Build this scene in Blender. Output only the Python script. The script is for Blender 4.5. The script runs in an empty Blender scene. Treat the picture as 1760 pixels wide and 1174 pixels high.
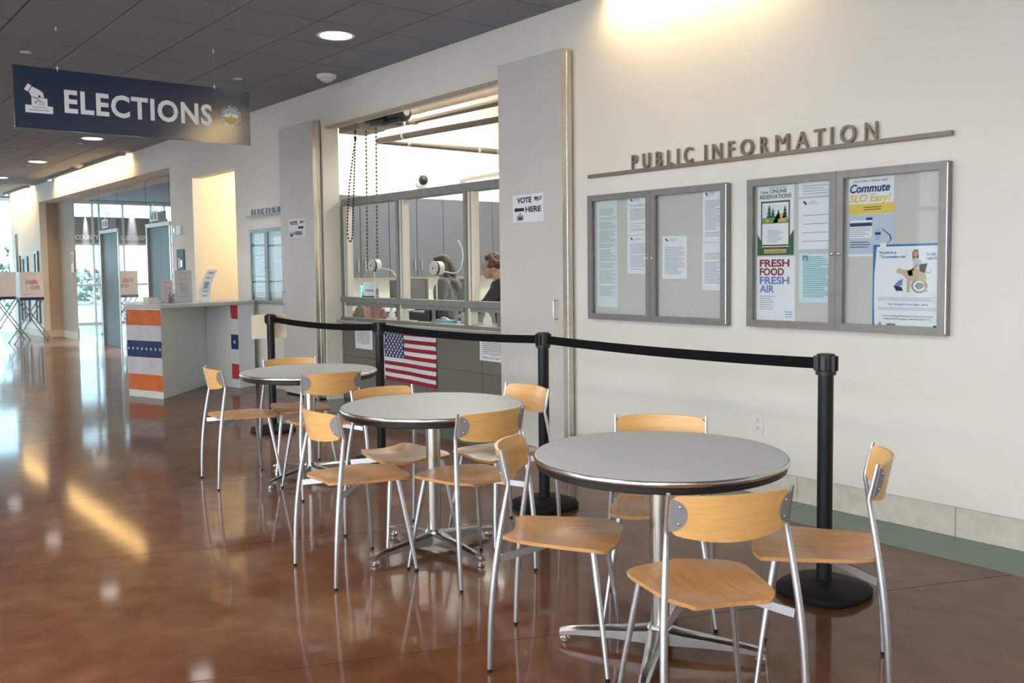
import bpy, bmesh, math, random
from mathutils import Vector, Matrix, noise

scene = bpy.context.scene
COL = scene.collection
random.seed(7)

# ------------------------------------------------------------------ camera
cam_data = bpy.data.cameras.new('camera')
cam = bpy.data.objects.new('camera', cam_data)
COL.objects.link(cam)
Fv = Vector((-0.77413921, 0.63010832, -0.06059696))
Rv = Vector((0.63177704, 0.77506142, -0.01172886))
Uv = Vector((-0.03957591, 0.04736354, 0.9980934))
M = Matrix(((Rv.x, Uv.x, -Fv.x, 0.0), (Rv.y, Uv.y, -Fv.y, -4.73786), (Rv.z, Uv.z, -Fv.z, 1.42079), (0, 0, 0, 1)))
cam.matrix_world = M
cam_data.sensor_fit = 'HORIZONTAL'
cam_data.sensor_width = 36.0
cam_data.lens = 1571.47 / 1760.0 * 36.0
cam_data.shift_y = -(587.0 - 555.77) / 1760.0
cam_data.clip_end = 200
scene.camera = cam

# ------------------------------------------------------------------ world, exposure, large lights
world = bpy.data.worlds.new('overcast_sky')
scene.world = world
world.use_nodes = True
bg = world.node_tree.nodes['Background']
bg.inputs['Color'].default_value = (0.92, 0.965, 1.0, 1)
bg.inputs['Strength'].default_value = 5.0

scene.view_settings.view_transform = 'Standard'
scene.view_settings.look = 'None'
scene.view_settings.exposure = 0.46
scene.view_settings.gamma = 1.0
scene.view_settings.use_curve_mapping = False

def lamp(name, kind, loc, energy, color=(1, 1, 1), aim=None, **kw):
    d = bpy.data.lights.new(name, kind)
    d.energy = energy
    d.color = color
    for k, v in kw.items():
        setattr(d, k, v)
    o = bpy.data.objects.new(name, d)
    COL.objects.link(o)
    o.location = loc
    if aim is not None:
        o.rotation_euler = (Vector(aim) - Vector(loc)).to_track_quat('-Z', 'Y').to_euler()
    return o

def portal(name, loc, aim, sx, sy):
    o = lamp(name, 'AREA', loc, 1, aim=aim, shape='RECTANGLE', size=sx, size_y=sy)
    try:
        o.data.cycles.is_portal = True
    except Exception:
        COL.objects.unlink(o)
    return o

CEIL = 3.375
HALL_END = -26.8       # x of the glazed end of the hall
HALL_FRONT = -10.0     # y of the glazed front of the hall
HALL_RIGHT = 5.5
portal('daylight_end', (HALL_END + 0.06, -4.0, 1.68), (0, -4.0, 1.68), 11.6, 3.3)
portal('daylight_front', (-1.0, HALL_FRONT + 0.06, 1.68), (-1.0, 0, 1.68), 12.8, 3.3)

# ------------------------------------------------------------------ materials
MATS = {}
def mat(name, color=(0.8, 0.8, 0.8), rough=0.5, metal=0.0, **kw):
    if name in MATS:
        return MATS[name]
    m = bpy.data.materials.new(name)
    m.use_nodes = True
    b = m.node_tree.nodes['Principled BSDF']
    b.inputs['Base Color'].default_value = (*color, 1)
    b.inputs['Roughness'].default_value = rough
    b.inputs['Metallic'].default_value = metal
    if 'coat' in kw:
        b.inputs['Coat Weight'].default_value = kw['coat']
        b.inputs['Coat Roughness'].default_value = kw.get('coat_rough', 0.05)
    if 'spec' in kw:
        b.inputs['Specular IOR Level'].default_value = kw['spec']
    if 'emit' in kw:
        b.inputs['Emission Color'].default_value = (*kw.get('emit_color', color), 1)
        b.inputs['Emission Strength'].default_value = kw['emit']
    if 'trans' in kw:
        b.inputs['Transmission Weight'].default_value = kw['trans']
        b.inputs['IOR'].default_value = kw.get('ior', 1.45)
    MATS[name] = m
    return m

def noisy(name, c1, c2, scale=5.0, rough=0.6, detail=4.0, bump=0.0, bump_scale=200.0, stretch=(1, 1, 1), metal=0.0, **kw):
    """two-tone noise colour with optional fine bump"""
    if name in MATS:
        return MATS[name]
    m = mat(name, c1, rough, metal, **kw)
    nt = m.node_tree
    b = nt.nodes['Principled BSDF']
    tc = nt.nodes.new('ShaderNodeTexCoord')
    mp = nt.nodes.new('ShaderNodeMapping')
    mp.inputs['Scale'].default_value = stretch
    nt.links.new(tc.outputs['Object'], mp.inputs['Vector'])
    n = nt.nodes.new('ShaderNodeTexNoise')
    n.inputs['Scale'].default_value = scale
    n.inputs['Detail'].default_value = detail
    nt.links.new(mp.outputs['Vector'], n.inputs['Vector'])
    r = nt.nodes.new('ShaderNodeValToRGB')
    r.color_ramp.elements[0].position = 0.32
    r.color_ramp.elements[1].position = 0.68
    r.color_ramp.elements[0].color = (*c1, 1)
    r.color_ramp.elements[1].color = (*c2, 1)
    nt.links.new(n.outputs['Fac'], r.inputs['Fac'])
    nt.links.new(r.outputs['Color'], b.inputs['Base Color'])
    if bump:
        n2 = nt.nodes.new('ShaderNodeTexNoise')
        n2.inputs['Scale'].default_value = bump_scale
        n2.inputs['Detail'].default_value = 2
        nt.links.new(tc.outputs['Object'], n2.inputs['Vector'])
        bp = nt.nodes.new('ShaderNodeBump')
        bp.inputs['Strength'].default_value = bump
        bp.inputs['Distance'].default_value = 0.002
        nt.links.new(n2.outputs['Fac'], bp.inputs['Height'])
        nt.links.new(bp.outputs['Normal'], b.inputs['Normal'])
    return m

def floor_material(name, cols, scale):
    m = mat(name, cols[0], 0.16, 0.0)
    nt = m.node_tree
    b = nt.nodes['Principled BSDF']
    b.inputs['Specular IOR Level'].default_value = 0.6
    tc = nt.nodes.new('ShaderNodeTexCoord')
    n1 = nt.nodes.new('ShaderNodeTexNoise')
    n1.inputs['Scale'].default_value = scale
    n1.inputs['Detail'].default_value = 6
    n1.inputs['Distortion'].default_value = 0.6
    n2 = nt.nodes.new('ShaderNodeTexNoise')
    n2.inputs['Scale'].default_value = scale * 9
    n2.inputs['Detail'].default_value = 5
    for n in (n1, n2):
        nt.links.new(tc.outputs['Object'], n.inputs['Vector'])
    mx = nt.nodes.new('ShaderNodeMix')
    mx.data_type = 'FLOAT'
    mx.inputs['Factor'].default_value = 0.38
    nt.links.new(n1.outputs['Fac'], mx.inputs['A'])
    nt.links.new(n2.outputs['Fac'], mx.inputs['B'])
    r = nt.nodes.new('ShaderNodeValToRGB')
    el = r.color_ramp.elements
    el[0].position, el[1].position = 0.30, 0.70
    el[0].color, el[1].color = (*cols[0], 1), (*cols[2], 1)
    e = el.new(0.5)
    e.color = (*cols[1], 1)
    nt.links.new(mx.outputs['Result'], r.inputs['Fac'])
    nt.links.new(r.outputs['Color'], b.inputs['Base Color'])
    dif = nt.nodes.new('ShaderNodeBsdfDiffuse')
    nt.links.new(r.outputs['Color'], dif.inputs['Color'])
    sharp = nt.nodes.new('ShaderNodeBsdfGlossy')
    sharp.inputs['Roughness'].default_value = 0.075
    haze = nt.nodes.new('ShaderNodeBsdfGlossy')
    haze.inputs['Roughness'].default_value = 0.285
    gm = nt.nodes.new('ShaderNodeMixShader')
    gm.inputs['Fac'].default_value = 0.66
    nt.links.new(haze.outputs[0], gm.inputs[1])
    nt.links.new(sharp.outputs[0], gm.inputs[2])
    fr = nt.nodes.new('ShaderNodeFresnel')
    fr.inputs['IOR'].default_value = 1.45
    fin = nt.nodes.new('ShaderNodeMixShader')
    nt.links.new(fr.outputs['Fac'], fin.inputs['Fac'])
    nt.links.new(dif.outputs[0], fin.inputs[1])
    nt.links.new(gm.outputs[0], fin.inputs[2])
    nt.links.new(fin.outputs[0], nt.nodes['Material Output'].inputs['Surface'])
    return m

def wood_material(name, c1, c2, axis_scale):
    m = mat(name, c1, 0.36)
    nt = m.node_tree
    b = nt.nodes['Principled BSDF']
    b.inputs['Coat Weight'].default_value = 0.25
    b.inputs['Coat Roughness'].default_value = 0.25
    tc = nt.nodes.new('ShaderNodeTexCoord')
    mp = nt.nodes.new('ShaderNodeMapping')
    mp.inputs['Scale'].default_value = axis_scale
    nt.links.new(tc.outputs['Object'], mp.inputs['Vector'])
    n = nt.nodes.new('ShaderNodeTexNoise')
    n.inputs['Scale'].default_value = 6
    n.inputs['Detail'].default_value = 6
    n.inputs['Distortion'].default_value = 0.8
    nt.links.new(mp.outputs['Vector'], n.inputs['Vector'])
    r = nt.nodes.new('ShaderNodeValToRGB')
    r.color_ramp.elements[0].position = 0.3
    r.color_ramp.elements[1].position = 0.7
    r.color_ramp.elements[0].color = (*c1, 1)
    r.color_ramp.elements[1].color = (*c2, 1)
    nt.links.new(n.outputs['Fac'], r.inputs['Fac'])
    nt.links.new(r.outputs['Color'], b.inputs['Base Color'])
    return m

def glass_material(name, tint=(0.96, 0.98, 0.98), reflect=0.08, rough=0.0):
    """thin pane: clear with a Fresnel reflection, lets daylight through"""
    if name in MATS:
        return MATS[name]
    m = bpy.data.materials.new(name)
    m.use_nodes = True
    nt = m.node_tree
    nt.nodes.clear()
    out = nt.nodes.new('ShaderNodeOutputMaterial')
    tr = nt.nodes.new('ShaderNodeBsdfTransparent')
    tr.inputs['Color'].default_value = (*tint, 1)
    gl = nt.nodes.new('ShaderNodeBsdfGlossy')
    gl.inputs['Roughness'].default_value = rough
    fr = nt.nodes.new('ShaderNodeFresnel')
    fr.inputs['IOR'].default_value = 1.45
    mm = nt.nodes.new('ShaderNodeMath')
    mm.operation = 'MULTIPLY'
    mm.inputs[1].default_value = reflect / 0.04
    mm.use_clamp = True
    nt.links.new(fr.outputs['Fac'], mm.inputs[0])
    geo = nt.nodes.new('ShaderNodeNewGeometry')
    inv = nt.nodes.new('ShaderNodeMath')
    inv.operation = 'SUBTRACT'
    inv.inputs[0].default_value = 1.0
    nt.links.new(geo.outputs['Backfacing'], inv.inputs[1])
    m2 = nt.nodes.new('ShaderNodeMath')
    m2.operation = 'MULTIPLY'
    nt.links.new(mm.outputs[0], m2.inputs[0])
    nt.links.new(inv.outputs[0], m2.inputs[1])
    mm = m2
    mx = nt.nodes.new('ShaderNodeMixShader')
    nt.links.new(mm.outputs[0], mx.inputs['Fac'])
    nt.links.new(tr.outputs[0], mx.inputs[1])
    nt.links.new(gl.outputs[0], mx.inputs[2])
    nt.links.new(mx.outputs[0], out.inputs['Surface'])
    MATS[name] = m
    return m

WALL = noisy('wall_paint', (0.80, 0.778, 0.735), (0.83, 0.808, 0.765), 1.2, 0.75, bump=0.12, bump_scale=160)
NICHE = noisy('niche_paint', (0.84, 0.76, 0.62), (0.86, 0.78, 0.64), 1.2, 0.75)
OFFICE_WALL = noisy('office_paint', (0.86, 0.83, 0.74), (0.88, 0.85, 0.76), 1.0, 0.75)
DOOR_PAINT = noisy('door_paint', (0.62, 0.585, 0.56), (0.65, 0.615, 0.59), 3.0, 0.6, bump=0.08, bump_scale=220)
TRIM_PAINT = mat('trim_paint', (0.80, 0.77, 0.69), 0.5)
BEIGE = noisy('beige_stone', (0.42, 0.36, 0.29), (0.46, 0.40, 0.33), 6.0, 0.6)
TILE = noisy('acoustic_tile', (0.255, 0.28, 0.335), (0.315, 0.34, 0.40), 90.0, 0.9, bump=0.4, bump_scale=260)
VOID = mat('ceiling_void', (0.03, 0.03, 0.035), 0.9)
STONE = noisy('base_stone', (0.56, 0.53, 0.46), (0.66, 0.63, 0.56), 14.0, 0.55, bump=0.1, bump_scale=120)
FLOOR_BROWN = floor_material('stained_concrete', ((0.070, 0.024, 0.012), (0.150, 0.058, 0.028), (0.25, 0.118, 0.060)), 0.75)
FLOOR_TEAL = floor_material('teal_concrete', ((0.10, 0.17, 0.145), (0.15, 0.225, 0.19), (0.20, 0.25, 0.21)), 1.2)
JOINT = mat('joint_filler', (0.10, 0.05, 0.03), 0.8)
STEEL = noisy('satin_steel', (0.60, 0.61, 0.63), (0.70, 0.71, 0.73), 40, 0.28, metal=1.0)
BRUSHED = noisy('brushed_steel', (0.50, 0.48, 0.44), (0.62, 0.60, 0.56), 10, 0.25, stretch=(20, 20, 1), metal=1.0)
CHAIR_TUBE = noisy('silver_tube_paint', (0.56, 0.58, 0.62), (0.62, 0.64, 0.68), 30, 0.30, metal=0.85)
PLATE = mat('grey_plate', (0.30, 0.31, 0.34), 0.45, 0.4)
ALU = noisy('cast_aluminium', (0.52, 0.53, 0.53), (0.62, 0.63, 0.63), 25, 0.27, metal=1.0)
GALV = noisy('galvanised_steel', (0.55, 0.51, 0.44), (0.72, 0.68, 0.60), 5, 0.32, stretch=(1, 1, 0.4), metal=1.0)
WOOD_SEAT = wood_material('beech_seat', (0.52, 0.245, 0.085), (0.66, 0.345, 0.14), (8, 1.0, 4))  # darker beech than the backs; shading on the seats put into the colour
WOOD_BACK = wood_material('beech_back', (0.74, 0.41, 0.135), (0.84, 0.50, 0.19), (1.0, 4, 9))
LAMINATE = noisy('grey_laminate', (0.47, 0.505, 0.54), (0.53, 0.565, 0.60), 240, 0.45)
BLACK = mat('black_plastic', (0.012, 0.013, 0.015), 0.42)
BLACK_POST = noisy('black_powder_coat', (0.007, 0.008, 0.010), (0.012, 0.013, 0.016), 120, 0.42, spec=0.3)
RUBBER = mat('black_rubber', (0.008, 0.008, 0.009), 0.7, spec=0.25)
BELT = noisy('black_webbing', (0.005, 0.005, 0.006), (0.010, 0.010, 0.011), 300, 0.9, spec=0.1)
FRAME_ALU = noisy('case_aluminium', (0.25, 0.243, 0.24), (0.29, 0.283, 0.28), 14, 0.45, metal=0.35)
CORK = noisy('case_fabric', (0.55, 0.535, 0.50), (0.61, 0.595, 0.56), 150, 0.9)
LETTER_METAL = noisy('letter_metal', (0.235, 0.205, 0.17), (0.27, 0.235, 0.20), 20, 0.5, metal=0.35)
PAPER = mat('white_paper', (0.80, 0.82, 0.86), 0.7)
PAPER_BLUE = mat('pale_blue_paper', (0.62, 0.76, 0.82), 0.7)
CREAM_PAPER = mat('cream_paper', (0.80, 0.72, 0.58), 0.8)
INK = mat('black_ink', (0.02, 0.02, 0.03), 0.7)
GREY_INK = mat('grey_ink', (0.33, 0.36, 0.40), 0.7)
CASE_GLASS = glass_material('case_glass', (0.97, 0.985, 0.99), 0.022)
CLEAR = glass_material('clear_glass', (0.96, 0.98, 0.99), 0.012)
FACADE_GLASS = glass_material('facade_glass', (0.96, 0.98, 0.99), 0.04)
END_GLASS = glass_material('tinted_end_glass', (0.72, 0.93, 1.0), 0.04)
WHITE = mat('white_plastic', (0.80, 0.80, 0.78), 0.4)
SIGN_BLUE = mat('sign_navy', (0.003, 0.022, 0.075), 0.16, 0.0, spec=0.9, coat=1.0, coat_rough=0.16)
SIGN_BLUE.node_tree.nodes['Principled BSDF'].inputs['Coat IOR'].default_value = 1.95
SIGN_WHITE = mat('sign_white', (0.90, 0.94, 1.0), 0.4)
KIOSK = noisy('kiosk_laminate', (0.74, 0.79, 0.77), (0.78, 0.83, 0.81), 3, 0.4)
KIOSK_TOP = mat('kiosk_top', (0.60, 0.61, 0.59), 0.3)
COUNTER = noisy('counter_laminate', (0.155, 0.135, 0.115), (0.19, 0.168, 0.145), 60, 0.5)
CABINET = noisy('cabinet_laminate', (0.125, 0.135, 0.165), (0.14, 0.15, 0.18), 4, 0.5)
WIN_ALU = noisy('window_aluminium', (0.225, 0.22, 0.205), (0.26, 0.255, 0.24), 12, 0.45, metal=0.35)
WIN_CREAM = mat('window_cream', (0.78, 0.75, 0.66), 0.45)
PIPE = mat('dark_pipe', (0.09, 0.078, 0.062), 0.5)
PIPE_LIGHT = mat('painted_pipe', (0.72, 0.63, 0.54), 0.5)

# ------------------------------------------------------------------ mesh helpers
class MB:
    def __init__(self):
        self.v, self.f, self.mi = [], [], []
        self.cur = 0
    def add(self, verts, faces):
        o = len(self.v)
        self.v += [tuple(p) for p in verts]
        for f in faces:
            self.f.append([i + o for i in f])
            self.mi.append(self.cur)
        return self
    def box(self, x0, x1, y0, y1, z0, z1):
        x0, x1 = min(x0, x1), max(x0, x1)
        y0, y1 = min(y0, y1), max(y0, y1)
        z0, z1 = min(z0, z1), max(z0, z1)
        p = [(x, y, z) for z in (z0, z1) for y in (y0, y1) for x in (x0, x1)]
        return self.add(p, [(0, 2, 3, 1), (4, 5, 7, 6), (0, 1, 5, 4), (2, 6, 7, 3), (0, 4, 6, 2), (1, 3, 7, 5)])
    def obox(self, c, ax, ay, az):
        """box from centre and three half-axis vectors"""
        c, ax, ay, az = Vector(c), Vector(ax), Vector(ay), Vector(az)
        p = [c + ax * i + ay * j + az * k for k in (-1, 1) for j in (-1, 1) for i in (-1, 1)]
        fl = [(0, 2, 3, 1), (4, 5, 7, 6), (0, 1, 5, 4), (2, 6, 7, 3), (0, 4, 6, 2), (1, 3, 7, 5)]
        if ax.cross(ay).dot(az) < 0:
            fl = [tuple(reversed(f)) for f in fl]
        return self.add(p, fl)
    def bar(self, p0, p1, w, h, up=(0, 0, 1)):
        p0, p1 = Vector(p0), Vector(p1)
        d = (p1 - p0)
        L = d.length
        d.normalize()
        s = d.cross(Vector(up))
        if s.length < 1e-6:
            s = Vector((1, 0, 0))
        s.normalize()
        u = s.cross(d)
        return self.obox((p0 + p1) / 2, d * L / 2, s * w / 2, u * h / 2)
    def tube(self, pts, rad, n=10, caps=True):
        pts = [Vector(p) for p in pts]
        if not isinstance(rad, (list, tuple)):
            rad = [rad] * len(pts)
        rings = []
        prev = None
        for i, p in enumerate(pts):
            a = pts[max(i - 1, 0)]
            b = pts[min(i + 1, len(pts) - 1)]
            d = (b - a).normalized()
            if prev is None:
                s = d.cross(Vector((0, 0, 1)))
                if s.length < 1e-3:
                    s = d.cross(Vector((1, 0, 0)))
            else:
                s = prev - d * prev.dot(d)
            s.normalize()
            prev = s
            u = d.cross(s)
            rings.append([p + (s * math.cos(2 * math.pi * k / n) + u * math.sin(2 * math.pi * k / n)) * rad[i] for k in range(n)])
        vs = [q for r in rings for q in r]
        fs = []
        for i in range(len(pts) - 1):
            for k in range(n):
                k2 = (k + 1) % n
                fs.append((i * n + k, i * n + k2, (i + 1) * n + k2, (i + 1) * n + k))
        if caps:
            fs.append(tuple(reversed(range(n))))
            fs.append(tuple(range((len(pts) - 1) * n, len(pts) * n)))
        return self.add(vs, fs)
    def lathe(self, prof, n=24, c=(0, 0, 0), axis='z', sq=0.0):
        """profile of (radius, height); sq rounds the circle towards a square"""
        vs, fs = [], []
        for r, h in prof:
            for k in range(n):
                a = 2 * math.pi * k / n
                x, y = math.cos(a), math.sin(a)
                if sq:
                    e = 2 + sq
                    q = (abs(x) ** e + abs(y) ** e) ** (-1 / e)
                    x, y = x * q, y * q
                if axis == 'z':
                    vs.append((c[0] + r * x, c[1] + r * y, c[2] + h))
                elif axis == 'x':
                    vs.append((c[0] + h, c[1] + r * x, c[2] + r * y))
                else:
                    vs.append((c[0] + r * y, c[1] + h, c[2] + r * x))
        m = len(prof)
        for i in range(m - 1):
            for k in range(n):
                k2 = (k + 1) % n
                fs.append((i * n + k, i * n + k2, (i + 1) * n + k2, (i + 1) * n + k))
        fs.append(tuple(reversed(range(n))))
        fs.append(tuple(range((m - 1) * n, m * n)))
        return self.add(vs, fs)
    def prism(self, poly, z0, z1):
        a = sum(poly[i][0] * poly[(i + 1) % len(poly)][1] - poly[(i + 1) % len(poly)][0] * poly[i][1] for i in range(len(poly)))
        if a < 0:
            poly = list(reversed(poly))
        n = len(poly)
        vs = [(x, y, z0) for x, y in poly] + [(x, y, z1) for x, y in poly]
        fs = [tuple(reversed(range(n))), tuple(range(n, 2 * n))]
        fs += [(i, (i + 1) % n, n + (i + 1) % n, n + i) for i in range(n)]
        return self.add(vs, fs)
    def grid(self, fn, nu, nv, close=False):
        vs = [fn(i / nu, j / nv) for j in range(nv + 1) for i in range(nu + 1)]
        w = nu + 1
        fs = [(j * w + i, j * w + i + 1, (j + 1) * w + i + 1, (j + 1) * w + i) for j in range(nv) for i in range(nu)]
        return self.add(vs, fs)
    def ball(self, c, r, n=10, m=8):
        rx, ry, rz = r if isinstance(r, (list, tuple)) else (r, r, r)
        vs = [(c[0], c[1], c[2] - rz)]
        for j in range(1, m):
            t = math.pi * j / m
            for k in range(n):
                a = 2 * math.pi * k / n
                vs.append((c[0] + rx * math.sin(t) * math.cos(a), c[1] + ry * math.sin(t) * math.sin(a), c[2] - rz * math.cos(t)))
        vs.append((c[0], c[1], c[2] + rz))
        fs = []
        for k in range(n):
            k2 = (k + 1) % n
            fs.append((0, 1 + k2, 1 + k))
            fs.append((len(vs) - 1, 1 + (m - 2) * n + k, 1 + (m - 2) * n + k2))
            for j in range(m - 2):
                fs.append((1 + j * n + k, 1 + j * n + k2, 1 + (j + 1) * n + k2, 1 + (j + 1) * n + k))
        return self.add(vs, fs)
    def mesh(self, name, mats, smooth=True, angle=35):
        me = bpy.data.meshes.new(name)
        me.from_pydata(self.v, [], self.f)
        for m in (mats if isinstance(mats, (list, tuple)) else [mats]):
            me.materials.append(m)
        if max(self.mi, default=0) > 0:
            me.polygons.foreach_set('material_index', self.mi)
        if smooth:
            me.polygons.foreach_set('use_smooth', [True] * len(me.polygons))
            me.set_sharp_from_angle(angle=math.radians(angle))
        me.update()
        return me
    def build(self, name, mats, parent=None, smooth=True, angle=35, bevel=0.0, segs=2):
        me = self.mesh(name, mats, smooth, angle)
        if bevel:
            bm = bmesh.new()
            bm.from_mesh(me)
            es = [e for e in bm.edges if len(e.link_faces) == 2 and e.calc_face_angle(0) > 0.6]
            bmesh.ops.bevel(bm, geom=es, offset=bevel, segments=segs, affect='EDGES', profile=0.6, clamp_overlap=True)
            bm.to_mesh(me)
            bm.free()
            me.polygons.foreach_set('use_smooth', [True] * len(me.polygons))
            me.set_sharp_from_angle(angle=math.radians(angle))
        return link(name, me, parent)

def link(name, data, parent=None):
    o = bpy.data.objects.new(name, data)
    COL.objects.link(o)
    if parent is not None:
        o.parent = parent
    return o

def tag(o, label=None, cat=None, group=None, kind=None):
    if label:
        o['label'] = label
    if cat:
        o['category'] = cat
    if group:
        o['group'] = group
    if kind:
        o['kind'] = kind
    return o

def thing(name, label, cat, loc=(0, 0, 0), rz=0.0, group=None):
    o = bpy.data.objects.new(name, None)
    o.empty_display_size = 0.1
    COL.objects.link(o)
    o.location = loc
    o.rotation_euler = (0, 0, rz)
    return tag(o, label, cat, group)

def copy_tree(o, parent=None):
    c = o.copy()
    COL.objects.link(c)
    c.parent = parent
    for ch in list(o.children):
        copy_tree(ch, c)
    return c

# frames for flat work: origin, right, up, normal
class Fr:
    def __init__(self, o, ux, uy):
        self.o, self.ux, self.uy = Vector(o), Vector(ux).normalized(), Vector(uy).normalized()
        self.n = self.ux.cross(self.uy)
    def p(self, a, b, c=0.0):
        return self.o + self.ux * a + self.uy * b + self.n * c

def WF(x, z, y):                       # on the long wall, seen from the hall
    return Fr((x, y, z), (1, 0, 0), (0, 0, 1))

def flat(mb, fr, poly, c=0.0, thick=0.0):
    n = len(poly)
    a = sum(poly[i][0] * poly[(i + 1) % n][1] - poly[(i + 1) % n][0] * poly[i][1] for i in range(n))
    if a < 0:
        poly = list(reversed(poly))
    top = [fr.p(x, y, c + thick) for x, y in poly]
    if not thick:
        return mb.add(top, [tuple(range(n))])
    bot = [fr.p(x, y, c) for x, y in poly]
    return mb.add(bot + top, [tuple(range(n, 2 * n)), tuple(reversed(range(n)))] + [(i, (i + 1) % n, n + (i + 1) % n, n + i) for i in range(n)])

def rect(x0, y0, x1, y1):
    return [(x0, y0), (x1, y0), (x1, y1), (x0, y1)]

def circle(cx, cy, r, n=20, ry=None):
    ry = ry or r
    return [(cx + r * math.cos(2 * math.pi * k / n), cy + ry * math.sin(2 * math.pi * k / n)) for k in range(n)]

def star(cx, cy, r):
    return [(cx + (r if k % 2 == 0 else r * 0.4) * math.sin(math.pi * k / 5), cy + (r if k % 2 == 0 else r * 0.4) * math.cos(math.pi * k / 5)) for k in range(10)]

def art(name, fr, items, parent, c0=0.0011, step=0.0003):
    """flat print: list of (polygon, material) stacked in thin layers"""
    mb = MB()
    mats = []
    for k, (poly, m) in enumerate(items):
        if m not in mats:
            mats.append(m)
        mb.cur = mats.index(m)
        flat(mb, fr, poly, c0 + step * min(k, 8))
    return mb.build(name, mats, parent, smooth=False)

def strip(fr_pts):
    return fr_pts

def text_geo(s, extrude=0.0, offset=0.0, spacing=1.0, shear=0.0):
    cu = bpy.data.curves.new('lettering_curve', 'FONT')
    cu.body = s
    cu.size = 1.0
    cu.extrude = extrude
    cu.offset = offset
    cu.space_character = spacing
    cu.shear = shear
    cu.resolution_u = 3
    o = bpy.data.objects.new('lettering_curve', cu)
    COL.objects.link(o)
    dg = bpy.context.evaluated_depsgraph_get()
    me = o.evaluated_get(dg).to_mesh()
    vs = [v.co.copy() for v in me.vertices]
    fs = [tuple(p.vertices) for p in me.polygons]
    o.evaluated_get(dg).to_mesh_clear()
    bpy.data.objects.remove(o)
    bpy.data.curves.remove(cu)
    return vs, fs

def text(mb, fr, s, x0, y0, w=None, h=None, depth=0.0, c=0.0008, offset=0.0, spacing=1.0, mirror=False, shear=0.0, cap=True):
    """lettering fitted to a width and/or cap height, lower left at (x0, y0)"""
    vs, fs = text_geo(s, 0.5 if depth else 0.0, offset, spacing, shear)
    if not vs:
        return
    xs = [v.x for v in vs]
    ys = [v.y for v in vs]
    mnx, mxx = min(xs), max(xs)
    cap_h = 0.70 if cap else max(ys) - min(ys)
    base = 0.0 if cap else min(ys)
    sy = h / cap_h if h else None
    sx = w / (mxx - mnx) if w else None
    sx = sx or sy
    sy = sy or sx
    pts = []
    for v in vs:
        X = (v.x - mnx) * sx
        if mirror:
            X = (mxx - mnx) * sx - X
        pts.append(fr.p(x0 + X, y0 + (v.y - base) * sy, c + (v.z + 0.5) * depth if depth else c))
    mb.add(pts, [tuple(reversed(f)) for f in fs] if mirror else fs)

def lines(x0, y0, x1, y1, n, seed, th=0.35, ragged=0.35, gaps=0.12):
    rnd = random.Random(seed)
    out = []
    dy = (y1 - y0) / n
    for i in range(n):
        if rnd.random() < gaps:
            continue
        w = (x1 - x0) * (1 - ragged * rnd.random() ** 2)
        yy = y1 - (i + 0.7) * dy
        out.append(rect(x0, yy, x0 + w, yy + min(dy * th, 0.0042)))
    return out

def chars(items, mats_poly):
    for p in mats_poly[1]:
        items.append((p, mats_poly[0]))

# ------------------------------------------------------------------ the setting: walls
OP_L, OP_R, OP_T = -9.03, -5.81, 3.0          # counter opening
NI_L, NI_R, NI_T = -12.95, -11.44, 2.74       # lit passage
EL_L, EL_R, EL_T = -22.3, -13.87, 2.98        # elevator recess
WALL_END = -25.3

w = MB()
def seg(x0, x1, z0, z1, y0=0.0, y1=0.14):
    w.box(x0, x1, y0, y1, z0, z1)
seg(OP_R, HALL_RIGHT, 0, CEIL + 0.1)
seg(OP_L, OP_R, OP_T, CEIL + 0.1)
seg(NI_R, OP_L, 0, CEIL + 0.1)
seg(NI_L, NI_R, NI_T, CEIL + 0.1)
seg(EL_R, NI_L, 0, CEIL + 0.1)
seg(EL_L, EL_R, EL_T, CEIL + 0.1)
seg(WALL_END, EL_L, 0, CEIL + 0.1)
tag(w.build('wall_back', WALL, smooth=False), kind='structure')

# passage behind the warm niche
w = MB()
w.box(NI_L - 0.12, NI_L, 0.14, 3.2, 0, 3.0)
w.box(NI_L - 0.12, NI_R + 0.04, 3.2, 3.32, 0, 3.0)
w.box(NI_R, NI_R + 0.04, 0.14, 3.2, 0, 3.0)
w.box(NI_L - 0.12, NI_R + 0.04, 0.14, 3.32, 3.0, 3.1)
tag(w.build('wall_passage', NICHE, smooth=False), kind='structure')
# elevator recess shell
w = MB()
w.box(EL_L - 0.1, EL_L, 0.14, 0.5, 0, EL_T)
w.box(EL_L - 0.1, -20.9, 0.36, 0.5, 0, EL_T + 0.02)
tag(w.build('wall_recess', BEIGE, smooth=False), kind='structure')
w = MB()
w.box(EL_R, EL_R + 0.06, 0.14, 0.5, 0, EL_T)
w.box(EL_L - 0.1, EL_R + 0.06, 0.14, 0.5, EL_T + 0.001, EL_T + 0.1)
tag(w.build('wall_recess_return', WALL, smooth=False), kind='structure')
# right end and the far glazed sides are closed further down
w = MB()
w.box(HALL_RIGHT, HALL_RIGHT + 0.14, HALL_FRONT, 0.14, 0, CEIL + 0.1)
tag(w.build('wall_right', WALL, smooth=False), kind='structure')

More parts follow.
